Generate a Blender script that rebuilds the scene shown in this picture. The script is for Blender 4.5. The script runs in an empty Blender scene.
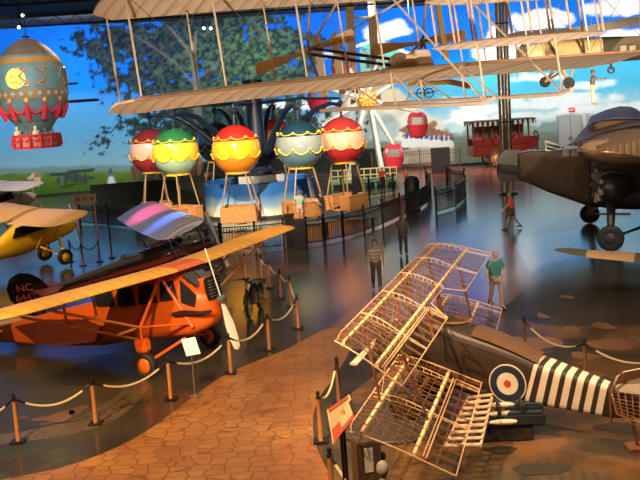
import bpy, bmesh, math, random
import numpy as np
from mathutils import Vector, Matrix, Euler
random.seed(7)
C = bpy.context.scene.collection
V = Vector
PI = math.pi
# ---------------------------------------------------------------- camera
H = 6.6; FPX = 960.0
TH = math.radians(8.3); RO = math.radians(3.7)
F_ = V((0, math.cos(TH), -math.sin(TH)))
_R0 = V((1, 0, 0)); _U0 = V((0, math.sin(TH), math.cos(TH)))
R_ = _R0 * math.cos(RO) - _U0 * math.sin(RO)
U_ = _R0 * math.sin(RO) + _U0 * math.cos(RO)
CAM = V((0, 0, H))
cd = bpy.data.cameras.new('camera'); cam = bpy.data.objects.new('camera', cd); C.objects.link(cam)
cd.sensor_width = 36; cd.lens = FPX / 640 * 36; cd.clip_end = 400
mw = Matrix(((R_.x, U_.x, -F_.x), (R_.y, U_.y, -F_.y), (R_.z, U_.z, -F_.z))).to_4x4()
mw.translation = CAM
cam.matrix_world = mw
bpy.context.scene.camera = cam

def ray(px, py): return F_ * FPX + R_ * (px - 320) + U_ * (240 - py)
def at(px, py, Y):            # where the sight line meets the upright plane y = Y
    d = ray(px, py); return CAM + d * (Y / d.y)
def gd(px, py, z=0.0):        # where the sight line meets the level z
    d = ray(px, py); return CAM + d * ((z - H) / d.z)
def pix(p):
    q = V(p) - CAM; w = q.dot(F_)
    return (320 + FPX * q.dot(R_) / w, 240 - FPX * q.dot(U_) / w)

# ---------------------------------------------------------------- materials
MATS = {}
def mat(name, col, rough=0.6, metal=0.0, noise=0.12, scale=6.0, bump=0.0, emit=0.0, coat=0.0, alpha=1.0):
    if name in MATS: return MATS[name]
    m = bpy.data.materials.new(name); m.use_nodes = True; nt = m.node_tree; n = nt.nodes; l = nt.links
    b = n['Principled BSDF']; b.inputs['Roughness'].default_value = rough; b.inputs['Metallic'].default_value = metal
    b.inputs['Coat Weight'].default_value = coat
    if alpha < 1: b.inputs['Alpha'].default_value = alpha
    tc = n.new('ShaderNodeTexCoord'); nz = n.new('ShaderNodeTexNoise'); nz.inputs['Scale'].default_value = scale
    nz.inputs['Detail'].default_value = 4
    l.new(tc.outputs['Object'], nz.inputs['Vector'])
    mx = n.new('ShaderNodeMix'); mx.data_type = 'RGBA'
    c = V(col[:3])
    mx.inputs['A'].default_value = (*(c * (1 - noise)), 1); mx.inputs['B'].default_value = (*[min(1, k * (1 + noise)) for k in c], 1)
    l.new(nz.outputs['Fac'], mx.inputs['Factor']); l.new(mx.outputs['Result'], b.inputs['Base Color'])
    if bump:
        bp = n.new('ShaderNodeBump'); bp.inputs['Strength'].default_value = bump; bp.inputs['Distance'].default_value = .02
        l.new(nz.outputs['Fac'], bp.inputs['Height']); l.new(bp.outputs['Normal'], b.inputs['Normal'])
    if emit:
        b.inputs['Emission Color'].default_value = (*c, 1); b.inputs['Emission Strength'].default_value = emit
    MATS[name] = m; return m
def ribbed(name, col, col2, scale, axis='X', rough=.5, metal=0.0, bump=.5, wcol=True):
    """material with ribs (wave bands) across one object axis: fabric over ribs, corrugated metal"""
    m = bpy.data.materials.new(name); m.use_nodes = True; nt = m.node_tree; n = nt.nodes; l = nt.links
    b = n['Principled BSDF']; b.inputs['Roughness'].default_value = rough; b.inputs['Metallic'].default_value = metal
    tc = n.new('ShaderNodeTexCoord'); w = n.new('ShaderNodeTexWave'); w.bands_direction = axis; w.inputs['Scale'].default_value = scale
    w.inputs['Distortion'].default_value = 0
    l.new(tc.outputs['Object'], w.inputs['Vector'])
    mx = n.new('ShaderNodeMix'); mx.data_type = 'RGBA'
    mx.inputs['A'].default_value = (*col, 1); mx.inputs['B'].default_value = (*col2, 1)
    rp = n.new('ShaderNodeMath'); rp.operation = 'POWER'; rp.inputs[1].default_value = 6
    l.new(w.outputs['Fac'], rp.inputs[0])
    l.new(rp.outputs[0], mx.inputs['Factor']); l.new(mx.outputs['Result'], b.inputs['Base Color'])
    bp = n.new('ShaderNodeBump'); bp.inputs['Strength'].default_value = bump; bp.inputs['Distance'].default_value = .03
    l.new(w.outputs['Fac'], bp.inputs['Height']); l.new(bp.outputs['Normal'], b.inputs['Normal'])
    MATS[name] = m; return m

# ---------------------------------------------------------------- mesh builder
class MB:
    def __init__(s): s.v = []; s.f = []; s.m = []; s.off = V((0, 0, 0)); s.M = None
    def add(s, vs, fs, mi=0):
        b = len(s.v)
        s.v += [tuple(V(p)) for p in vs]; s.f += [[i + b for i in f] for f in fs]
        s.m += (mi if isinstance(mi, list) else [mi] * len(fs)); return s
    def box(s, c, sz, rz=0, R=None, mi=0, bev=0.0):
        R = R or Matrix.Rotation(rz, 3, 'Z'); x, y, z = [k / 2 for k in sz]
        if bev > 0:
            bm = bmesh.new(); bmesh.ops.create_cube(bm, size=1)
            for v in bm.verts: v.co = V((v.co.x * sz[0], v.co.y * sz[1], v.co.z * sz[2]))
            bmesh.ops.bevel(bm, geom=bm.edges[:], offset=bev, segments=2, affect='EDGES')
            bm.verts.ensure_lookup_table()
            vs = [V(c) + R @ v.co for v in bm.verts]; fs = [[v.index for v in f.verts] for f in bm.faces]; bm.free()
            return s.add(vs, fs, mi)
        vs = [V(c) + R @ V((i * x, j * y, k * z)) for i in (-1, 1) for j in (-1, 1) for k in (-1, 1)]
        return s.add(vs, [[0, 1, 3, 2], [4, 6, 7, 5], [0, 4, 5, 1], [2, 3, 7, 6], [0, 2, 6, 4], [1, 5, 7, 3]], mi)
    def tube(s, pts, r, n=6, mi=0, cap=True, flat=None):
        pts = [V(p) for p in pts]; N = len(pts)
        rs = r if isinstance(r, (list, tuple)) else [r] * N
        vs = []; up = None
        for i, p in enumerate(pts):
            t = (pts[min(i + 1, N - 1)] - pts[max(i - 1, 0)])
            if t.length < 1e-9: t = V((0, 0, 1))
            t.normalize()
            if up is None: up = V((0, 0, 1)) if abs(t.z) < .9 else V((1, 0, 0))
            a = t.cross(up)
            if a.length < 1e-4: a = t.orthogonal()
            a.normalize(); b = a.cross(t); b.normalize(); up = b
            for k in range(n):
                g = 2 * PI * k / n + PI / n
                vs.append(p + a * (math.cos(g) * rs[i]) + b * (math.sin(g) * rs[i] * (flat or 1)))
        fs = [[i * n + k, i * n + (k + 1) % n, (i + 1) * n + (k + 1) % n, (i + 1) * n + k] for i in range(N - 1) for k in range(n)]
        if cap: fs += [list(range(n))[::-1], [(N - 1) * n + k for k in range(n)]]
        return s.add(vs, fs, mi)
    def loft(s, rings, mi=0, closed=True, cap=True):
        n = len(rings[0]); vs = [p for r in rings for p in r]; N = len(rings)
        kk = range(n) if closed else range(n - 1)
        fs = []; ms = []
        for i in range(N - 1):
            for k in kk:
                fs.append([i * n + k, i * n + (k + 1) % n, (i + 1) * n + (k + 1) % n, (i + 1) * n + k])
                ms.append(mi(i, k) if callable(mi) else mi)
        if cap and closed:
            fs += [list(range(n))[::-1], [(N - 1) * n + k for k in range(n)]]
            ms += [mi(0, 0), mi(N - 2, 0)] if callable(mi) else [mi, mi]
        return s.add(vs, fs, ms)
    def lathe(s, prof, n=24, M=None, mi=0, a0=0, a1=2 * PI, cap=False):
        M = M or Matrix.Identity(4); full = abs(a1 - a0 - 2 * PI) < 1e-6
        cnt = n if full else n + 1
        rings = [[M @ V((r * math.cos(a0 + (a1 - a0) * k / n), r * math.sin(a0 + (a1 - a0) * k / n), z)) for k in range(cnt)] for r, z in prof]
        return s.loft(rings, mi, closed=full, cap=cap)
    def ball(s, c, r, n=12, mi=0, R=None):
        r = V(r) if not isinstance(r, (int, float)) else V((r, r, r)); R = R or Matrix.Identity(3)
        m = max(6, n // 2 + 1)
        rings = []
        for i in range(m + 1):
            a = -PI / 2 + PI * i / m; a = max(-PI / 2 + .03, min(PI / 2 - .03, a))
            rings.append([V(c) + R @ V((r.x * math.cos(a) * math.cos(2 * PI * k / n), r.y * math.cos(a) * math.sin(2 * PI * k / n), r.z * math.sin(a))) for k in range(n)])
        return s.loft(rings, mi)
    def prism(s, poly, d, mi=0):        # poly: 3D points, d: extrusion vector
        n = len(poly); d = V(d); a = [V(p) for p in poly]
        return s.add(a + [p + d for p in a], [list(range(n))[::-1], [n + k for k in range(n)]] + [[k, (k + 1) % n, n + (k + 1) % n, n + k] for k in range(n)], mi)
    def wheel(s, c, axis, R, w, n=24, mi=0, rim=0.55):       # tyre
        q = V(axis).normalized().to_track_quat('Z', 'Y').to_matrix().to_4x4(); M = Matrix.Translation(V(c)) @ q
        pr = [(R * rim, -w * .4), (R * .8, -w / 2), (R * .95, -w * .35), (R, 0), (R * .95, w * .35), (R * .8, w / 2), (R * rim, w * .4), (R * rim, -w * .4)]
        return s.lathe(pr, n, M, mi)
    def disc(s, c, axis, R, w, n=24, mi=0, dome=.3):
        q = V(axis).normalized().to_track_quat('Z', 'Y').to_matrix().to_4x4(); M = Matrix.Translation(V(c)) @ q
        return s.lathe([(.001, -w / 2 - w * dome), (R * .6, -w / 2 - w * dome * .7), (R, -w / 2), (R, w / 2), (R * .6, w / 2 + w * dome * .7), (.001, w / 2 + w * dome)], n, M, mi)
    def build(s, name, m, parent=None, smooth=False, label=None):
        me = bpy.data.meshes.new(name)
        an = parent
        while an is not None and not an.get('_world'): an = an.parent
        if an is not None:
            o_ = V(an['_world']); vs = [V(p) - o_ for p in s.v]
        else: vs = s.v
        me.from_pydata([tuple(p) for p in vs], [], s.f)
        ml = m if isinstance(m, (list, tuple)) else [m]
        for x in ml: me.materials.append(x)
        me.polygons.foreach_set('material_index', s.m)
        me.validate(); 
        bm = bmesh.new(); bm.from_mesh(me); bmesh.ops.recalc_face_normals(bm, faces=bm.faces[:]); bm.to_mesh(me); bm.free()
        if smooth:
            me.polygons.foreach_set('use_smooth', [True] * len(me.polygons))
            try: me.set_sharp_from_angle(angle=math.radians(smooth if smooth > 1 else 40))
            except Exception: pass
        o = bpy.data.objects.new(name, me); C.objects.link(o)
        if parent is not None: o.parent = parent
        if label: o['label'] = label
        return o
def thing(name, label, cat, loc=(0, 0, 0), rz=0, group=None, world=False, rot=None):
    """an Empty at the thing's base; world=True: its parts are given in world coordinates"""
    o = bpy.data.objects.new(name, None); C.objects.link(o); o.location = loc
    o.empty_display_size = .2
    if rot: o.rotation_euler = rot
    else: o.rotation_euler = (0, 0, rz)
    o['label'] = label; o['category'] = cat
    if group: o['group'] = group
    if world: o['_world'] = tuple(loc)
    return o
def tag(o, label, cat, group=None, kind=None):
    o['label'] = label; o['category'] = cat
    if group: o['group'] = group
    if kind: o['kind'] = kind
    return o
def struct(o): o['kind'] = 'structure'; return o
def dup(root, loc=None, rz=None, label=None, group=None, rot=None):
    r = root.copy(); C.objects.link(r)
    if loc is not None: r.location = loc
    if rz is not None: r.rotation_euler = (0, 0, rz)
    if rot is not None: r.rotation_euler = rot
    if label: r['label'] = label
    if group: r['group'] = group
    for ch in list(root.children):
        c = ch.copy(); C.objects.link(c); c.parent = r
        for g in list(ch.children):
            d = g.copy(); C.objects.link(d); d.parent = c
    return r
def split_by(o, key):
    """one mesh per piece, every piece an object of its own with the same name"""
    me = o.data; groups = {}
    for p in me.polygons: groups.setdefault(key(p.center), []).append(p)
    if len(groups) < 2: return [o]
    out = []
    for k in sorted(groups):
        ps = groups[k]; ids = sorted({i for p in ps for i in p.vertices}); mp = {v: j for j, v in enumerate(ids)}
        m2 = bpy.data.meshes.new(me.name); m2.from_pydata([tuple(me.vertices[i].co) for i in ids], [], [[mp[i] for i in p.vertices] for p in ps])
        for m in me.materials: m2.materials.append(m)
        m2.polygons.foreach_set('material_index', [p.material_index for p in ps]); m2.polygons.foreach_set('use_smooth', [p.use_smooth for p in ps])
        n = o.copy(); n.data = m2; C.objects.link(n); out.append(n)
    nm = o.name; bpy.data.objects.remove(o)
    return out
def lerp(a, b, t): return a + (b - a) * t
def catenary(a, b, sag, n=14):
    a = V(a); b = V(b); return [a.lerp(b, t / n) - V((0, 0, 4 * sag * (t / n) * (1 - t / n))) for t in range(n + 1)]
def text_mesh(txt, size, name, m, parent, M, depth=.004):
    cu = bpy.data.curves.new(name, 'FONT'); cu.body = txt; cu.size = size; cu.extrude = depth; cu.align_x = 'CENTER'; cu.align_y = 'CENTER'
    o = bpy.data.objects.new(name, cu); C.objects.link(o)
    dg = bpy.context.evaluated_depsgraph_get(); me = bpy.data.meshes.new_from_object(o.evaluated_get(dg))
    bpy.data.objects.remove(o); bpy.data.curves.remove(cu)
    me.transform(M); me.materials.clear(); me.materials.append(m)
    r = bpy.data.objects.new(name, me); C.objects.link(r); r.parent = parent; return r
AIR_T = [(0, 0), (.02, .035), (.08, .065), (.2, .09), (.4, .095), (.65, .065), (.85, .03), (1, .004)]
def airfoil(le, te, up, tk=1.0, camber=0.03):
    """closed ring of a wing section between two 3D points"""
    le = V(le); te = V(te); up = V(up); ch = (te - le).length
    top = [le.lerp(te, x) + up * ch * (t * .75 * tk + camber * 4 * x * (1 - x)) for x, t in AIR_T]
    bot = [le.lerp(te, x) + up * ch * (-t * .35 * tk + camber * 4 * x * (1 - x)) for x, t in AIR_T[1:-1]]
    return top + bot[::-1]
def srr(c, ax, ay, w, h, n=16, p=3.0):
    """rounded-rectangle ring (superellipse)"""
    c = V(c); ax = V(ax); ay = V(ay); out = []
    for k in range(n):
        a = 2 * PI * (k + .5) / n; ca, sa = math.cos(a), math.sin(a)
        out.append(c + ax * (w / 2 * math.copysign(abs(ca) ** (2 / p), ca)) + ay * (h / 2 * math.copysign(abs(sa) ** (2 / p), sa)))
    return out
# ---------------------------------------------------------------- the hall
def fbm(x, y, seed=0, octv=5, lac=2.0, gain=.5):
    rng = np.random.RandomState(seed); T = rng.rand(256, 256); out = 0; amp = 1; tot = 0
    for o in range(octv):
        xi = np.floor(x).astype(int); yi = np.floor(y).astype(int); fx = x - xi; fy = y - yi
        fx = fx * fx * (3 - 2 * fx); fy = fy * fy * (3 - 2 * fy)
        a = T[xi % 256, yi % 256]; b = T[(xi + 1) % 256, yi % 256]; c = T[xi % 256, (yi + 1) % 256]; d = T[(xi + 1) % 256, (yi + 1) % 256]
        out = out + amp * ((a * (1 - fx) + b * fx) * (1 - fy) + (c * (1 - fx) + d * fx) * fy)
        tot += amp; amp *= gain; x = x * lac + 17.3; y = y * lac + 5.1
    return out / tot
def sstep(a, b, x): t = np.clip((x - a) / (b - a), 0, 1); return t * t * (3 - 2 * t)
CEIL = 14.1
# plan of the back wall: slightly bent, nearer on the left
WP = [(-46.0, 60.0), (-30.5, 77.5), (-24.0, 81.0), (-14.0, 84.0), (0.0, 85.5), (30.0, 86.0), (44.0, 84.0)]
def wall_pt(u):                       # u = distance along the wall -> x, y
    for (x0, y0), (x1, y1) in zip(WP, WP[1:]):
        L = math.hypot(x1 - x0, y1 - y0)
        if u <= L: return (x0 + (x1 - x0) * u / L, y0 + (y1 - y0) * u / L)
        u -= L
    return WP[-1]
WL = sum(math.hypot(b[0] - a[0], b[1] - a[1]) for a, b in zip(WP, WP[1:]))
def wuv(px, py):                      # place on the mural (u, z) along a sight line: measuring the painting
    d = ray(px, py); best = None; acc = 0
    for (x0, y0), (x1, y1) in zip(WP, WP[1:]):
        L = math.hypot(x1 - x0, y1 - y0); ex, ey = (x1 - x0), (y1 - y0)
        den = d.x * ey - d.y * ex
        if abs(den) > 1e-9:
            t = (x0 * ey - y0 * ex) / den
            s = ((d.x * t - x0) * ex + (d.y * t - y0) * ey) / (L * L)
            if t > 0 and -1e-6 <= s <= 1 + 1e-6: return (acc + s * L, H + d.z * t)
        acc += L
    return (0 if d.x < 0 else WL, H + d.z * 85 / d.y)
def mural():
    st = .13; nu = int(WL / st); nz = int(CEIL / st)
    us = np.linspace(0, WL, nu + 1); zs = np.linspace(0, CEIL, nz + 1)
    Ug, Zg = np.meshgrid(us, zs)
    W = lambda x, y: wuv(x, y)
    U = Ug; Z = Zg
    col = np.zeros(U.shape + (3,))
    def c3(*a): return np.array([(k / 255) ** 2.2 for k in a])
    def mixc(m, c):
        nonlocal col
        col = col * (1 - m[..., None]) + (c if isinstance(c, np.ndarray) and c.ndim == 3 else c3(*c) if not isinstance(c, np.ndarray) else c) * m[..., None]
    hl = sstep(0, 1, (Z - 2.0) / 9.0)
    u0 = W(0, 100)[0]; uM = W(320, 100)[0]; uR = W(640, 100)[0]
    low = c3(138, 172, 182); high = c3(10, 100, 205)
    col[:] = low * (1 - hl[..., None]) + high * hl[..., None]
    mid = np.exp(-((Z - 5.5) / 2.6) ** 2) * .75; mixc(mid, (84, 148, 184))
    # paler to the right and low
    right = sstep(uM + 4, uM + 14, U)
    mixc(right * sstep(11, 7.5, Z) * .8, (96, 190, 228)); mixc(right * sstep(6.5, 3.5, Z) * .8, (196, 216, 214))
    # deep blue behind the tree
    uc = W(255, 60)[0]; mixc(np.exp(-((U - uc) / 9) ** 2) * .75 * sstep(5, 9, Z), (14, 78, 175))
    mixc(np.exp(-((U - W(430, 30)[0]) / 7) ** 2) * .8 * sstep(7, 11, Z), (20, 100, 225))
    def cloud(px, py, rx, rz, dens=1.0, seed=1, c=(250, 250, 245), sc=.55):
        u, z = W(px, py); d = ((U - u) / rx) ** 2 + ((Z - z) / rz) ** 2
        nn = fbm(U * sc + seed, Z * sc * 1.6 + seed, seed)
        mixc(np.clip(sstep(1.05, .2, d + (nn - .5) * 2.0) * dens, 0, 1), c)
    cloud(388, 30, 2.3, .9, .8, 3); cloud(506, 50, 2.6, 2.5, 1.1, 5, (255, 255, 252)); cloud(535, 20, 3.4, 1.0, 1, 8)
    cloud(622, 40, 3, 1.2, .8, 9); cloud(618, 6, 3, 1.0, .8, 19); cloud(322, 55, 2.2, .6, .6, 11)
    for k, (x, y, a, b) in enumerate([(475, 112, 3, .7), (590, 85, 3, .5), (560, 100, 6, .7), (610, 108, 5, .6), (500, 118, 6, .5), (455, 100, 2, .4), (300, 105, 4, .5), (240, 108, 4, .4), (535, 78, 3, .4)]):
        cloud(x, y, a, b, .75, 20 + k, (240, 245, 245), .9)
    # painted pale hill / canvas beside the wheel
    for (x, y, a, b, cc) in [(372, 118, 3.6, 3.0, (196, 184, 150)), (398, 130, 4.5, 1.8, (205, 205, 190)), (352, 130, 4, 2.0, (150, 165, 165))]:
        u, z = W(x, y); d = ((U - u) / a) ** 2 + ((Z - z) / b) ** 2 + (fbm(U * .5, Z * .5, 4) - .5) * .9
        mixc(sstep(1.1, .85, d) * .9, cc)
    # horizon, meadow
    hz = np.interp(us, [W(0, 175)[0], W(60, 173)[0], W(130, 172)[0], W(160, 167)[0], W(220, 161)[0], W(320, 150)[0], W(400, 148)[0], W(460, 143)[0], W(640, 132)[0]],
                   [W(0, 175)[1], W(60, 173)[1], W(130, 172)[1], W(160, 167)[1], W(220, 161)[1], W(320, 150)[1], W(400, 148)[1], W(460, 143)[1], W(640, 132)[1]])[None, :]
    tl = fbm(U * .8, U * 0 + 3, 31) * .5
    mixc(sstep(hz + .55 + tl * .6, hz + .3 + tl * .6, Z) * .8, (104, 128, 118))
    gr = sstep(hz + .12, hz, Z); gn = fbm(U * 1.1, Z * 4, 12)[..., None]
    g = c3(112, 132, 62) * (1 - gn) + c3(66, 100, 42) * gn
    gd2 = np.clip((hz - Z) / 2.2, 0, 1)[..., None]; g = g * (1 - gd2 * .75) + c3(34, 78, 30) * gd2 * .75
    rt = sstep(W(125, 180)[0], W(160, 180)[0], U)[..., None]; g = g * (1 - rt) + c3(34, 40, 32) * rt
    rt2 = sstep(W(395, 150)[0], W(430, 150)[0], U)[..., None]; g = g * (1 - rt2) + c3(112, 100, 82) * rt2
    mixc(gr, g)
    # far trees on the right
    m = sstep(.42, .55, fbm(U * .9, Z * 1.2, 44) + sstep(W(0, 0)[1], 0, Z) * 0) * sstep(W(460, 132)[0], W(470, 132)[0], U)
    zt = np.interp(us, [W(440, 130)[0], W(470, 130)[0], W(560, 125)[0], W(640, 118)[0]], [W(440, 132)[1], W(470, 126)[1], W(560, 120)[1], W(640, 113)[1]])[None, :]
    tr = sstep(0, .5, (zt - Z) + (fbm(U * 1.3, Z * 1.3, 45) - .5) * 1.6) * sstep(W(436, 130)[0], W(446, 130)[0], U)
    mixc(tr * .75, (112, 126, 112))
    # big tree
    n1 = fbm(U * 1.5, Z * 1.9, 51, 6, gain=.62); n2 = fbm(U * .35, Z * .45, 52)
    blobs = [(210, 45, 9.5, 4.0), (250, 60, 7.5, 3.8), (130, 42, 5.0, 2.2), (268, 78, 4.8, 1.9), (175, 62, 6, 3.2), (112, 55, 2.3, 1.0), (190, 88, 7, 2.0), (155, 40, 6, 2.4), (278, 50, 2.5, 2.2), (205, 25, 8, 2), (200, 128, 8, 3.0), (262, 132, 8, 2.8), (230, 118, 8, 2.5), (310, 140, 4, 1.8)]
    tm = np.full_like(U, -1.0)
    for x, y, a, b in blobs:
        u, z = W(x, y); tm = np.maximum(tm, 1.15 - np.sqrt(((U - u) / a) ** 2 + ((Z - z) / b) ** 2))
    tmask = sstep(-.02, .10, tm - .30 + (n1 - .5) * 2.1 + (n2 - .5) * .5)
    shade = fbm(U * 2.4, Z * 2.8, 53, 4)[..., None]; ur, zr = W(255, 65)
    lit = np.exp(-((U - ur) / 6) ** 2 - ((Z - zr) / 4) ** 2)[..., None]
    tc_ = (c3(28, 40, 34) * (1 - lit) + c3(56, 92, 62) * lit) * (1 - shade) + (c3(74, 88, 70) * (1 - lit) + c3(120, 150, 96) * lit) * shade * 1.0
    mixc(tmask * sstep(-.38, -.02, tm) * .96, tc_ * (.10 + .62 * sstep(.35, .7, fbm(U * 4.2, Z * 5.0, 58, 4)))[..., None])
    def stroke(pts, w, c, a=.9):
        P = [W(*p) for p in pts]; ww = w if isinstance(w, list) else [w] * len(P)
        for (p, q, w0, w1) in zip(P, P[1:], ww, ww[1:]):
            ex, ez = q[0] - p[0], q[1] - p[1]; L2 = ex * ex + ez * ez + 1e-9
            t = np.clip(((U - p[0]) * ex + (Z - p[1]) * ez) / L2, 0, 1)
            d = np.hypot(U - p[0] - t * ex, Z - p[1] - t * ez); wd = w0 + (w1 - w0) * t
            mixc(sstep(wd * 1.15 + .03, wd * .7, d) * a, c)
    def poly(pts, c, a=1.0):
        P = [W(*p) for p in pts]; ins = np.zeros(U.shape, bool)
        for (x0, z0), (x1, z1) in zip(P, P[1:] + P[:1]):
            with np.errstate(divide='ignore', invalid='ignore'):
                hit = ((z0 > Z) != (z1 > Z)) & (U < (x1 - x0) * (Z - z0) / (z1 - z0 + 1e-12) + x0)
            ins ^= hit
        mixc(ins.astype(float) * a, c)
    stroke([(198, 118), (197, 90), (193, 60), (196, 32)], [.42, .30, .2, .1], (118, 112, 98), .55)
    stroke([(197, 88), (175, 62), (150, 45), (125, 30)], [.14, .1, .08, .05], (104, 102, 96), .5)
    stroke([(197, 80), (218, 62), (232, 50)], [.12, .09, .05], (100, 98, 90), .5)
    stroke([(195, 60), (180, 40), (168, 26)], [.12, .09, .05], (112, 108, 98), .7)
    # painted airfield at the left
    poly([(27, 186), (27, 178), (34, 173), (40, 178), (40, 186)], (206, 186, 140)); poly([(33, 178), (35, 172.5), (40, 172.5), (42, 178)], (168, 120, 88))
    poly([(2, 186), (2, 181), (14, 179), (14, 186)], (120, 88, 80))
    stroke([(24, 181), (33, 180)], .1, (46, 56, 60)); stroke([(25, 183), (36, 182)], .12, (52, 60, 64))
    stroke([(51, 174.5), (66, 174)], .1, (44, 52, 56)); stroke([(68, 172.5), (93, 169.5)], .13, (44, 50, 56))
    stroke([(58, 179), (72, 180), (93, 177.5)], .12, (58, 66, 66)); stroke([(60, 181), (68, 176), (78, 178), (84, 181)], .35, (66, 78, 74), .9)
    for x in (61, 66, 76, 85): stroke([(x, 173.5), (x, 184)], .06, (58, 62, 60))
    stroke([(60, 187), (74, 185)], .06, (36, 48, 30)); poly([(60, 176), (64, 176), (64, 187), (60, 187)], (98, 108, 96), .8)
    stroke([(110.5, 172), (110.5, 178)], .22, (84, 104, 140)); stroke([(111, 179), (112.5, 189)], [.25, .5], (222, 222, 214)); stroke([(110.5, 170.5), (110.6, 171)], .15, (90, 70, 60))
    rr = random.Random(4)
    for k in range(26):
        x = 133 + rr.random() * 70; y = 167 - (x - 133) * .1 + rr.random() * 6
        c = rr.choice([(92, 58, 54), (70, 56, 50), (110, 84, 66), (52, 48, 48), (98, 70, 70)])
        stroke([(x, y), (x + rr.uniform(-1, 1), y + 9)], [.28, .16], c, .9); stroke([(x, y - 2.2), (x, y - 2)], .16, (150, 110, 90), .9)
    # painted cottage and canopy behind the wheel
    poly([(357, 46), (376, 40), (425, 60), (425, 64), (372, 51)], (96, 186, 170)); poly([(360, 49), (372, 51), (392, 56), (392, 74), (360, 74)], (120, 160, 148))
    poly([(392, 56), (425, 64), (425, 76), (392, 76)], (190, 205, 196)); poly([(384, 62), (390, 62), (390, 70), (384, 70)], (60, 92, 96)); poly([(366, 58), (371, 58), (371, 68), (366, 68)], (52, 84, 88))
    stroke([(357, 46), (376, 40), (425, 60)], .12, (214, 226, 214))
    # pavilion with a long roof
    poly([(398, 130), (407, 125.5), (430, 127), (453, 134), (453, 138), (405, 134)], (122, 98, 80)); poly([(402, 134), (454, 138), (454, 141), (402, 138)], (70, 78, 132))
    poly([(402, 138), (454, 141), (454, 148), (402, 148)], (196, 204, 202)); stroke([(431, 126), (434, 124)], .3, (128, 92, 60))
    for k in range(10): stroke([(404 + k * 5, 136), (404 + k * 5, 141)], .05, (214, 214, 214))
    poly([(418, 147), (454, 147), (454, 160), (396, 164), (396, 150)], (168, 162, 146), .8)
    # little palms on the far right
    for x in (626, 631, 637):
        stroke([(x, 116), (x, 124)], .09, (78, 84, 84))
        for a in range(6): stroke([(x, 116.5), (x + 3 * math.cos(a), 115 + 1.5 * math.sin(a))], .07, (58, 74, 70))
    # mountain haze and painted mast lines
    stroke([(345, 100), (352, 140)], .05, (110, 120, 120), .5)
    brush = fbm(U * 3, Z * 3, 77, 3); col *= (0.93 + .14 * brush)[..., None]
    col = np.clip(col, 0, 1)
    pos = np.array([wall_pt(u) for u in us]); vs = np.zeros(U.shape + (3,)); vs[..., 0] = pos[None, :, 0]; vs[..., 1] = pos[None, :, 1]; vs[..., 2] = Z
    vs = vs.reshape(-1, 3); w = nu + 1
    i = np.arange(nz)[:, None] * w + np.arange(nu)[None, :]; fs = np.stack([i, i + 1, i + w + 1, i + w], -1).reshape(-1, 4)
    me = bpy.data.meshes.new('wall_back'); me.vertices.add(len(vs)); me.vertices.foreach_set('co', vs.ravel())
    me.loops.add(fs.size); me.loops.foreach_set('vertex_index', fs.ravel()); me.polygons.add(len(fs))
    me.polygons.foreach_set('loop_start', np.arange(0, fs.size, 4)); me.polygons.foreach_set('loop_total', np.full(len(fs), 4)); me.update(calc_edges=True); me.validate()
    ca = me.color_attributes.new('paint', 'FLOAT_COLOR', 'POINT')
    ca.data.foreach_set('color', np.concatenate([col.reshape(-1, 3), np.ones((len(vs), 1))], 1).ravel())
    m = bpy.data.materials.new('painted_mural'); m.use_nodes = True; n = m.node_tree.nodes; l = m.node_tree.links
    b = n['Principled BSDF']; b.inputs['Roughness'].default_value = .8; b.inputs['Specular IOR Level'].default_value = .15
    at_ = n.new('ShaderNodeVertexColor'); at_.layer_name = 'paint'
    hs = n.new('ShaderNodeHueSaturation'); hs.inputs['Saturation'].default_value = 1.08; hs.inputs['Value'].default_value = 1.0
    l.new(at_.outputs['Color'], hs.inputs['Color']); l.new(hs.outputs['Color'], b.inputs['Base Color'])
    me.materials.append(m)
    return struct(bpy.data.objects.new('wall_back', me))
wb = mural(); C.objects.link(wb)

M_black = mat('black_paint', (.006, .006, .007), .7, noise=.3)
M_dark = mat('dark_grey_paint', (.03, .03, .032), .6)
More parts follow.
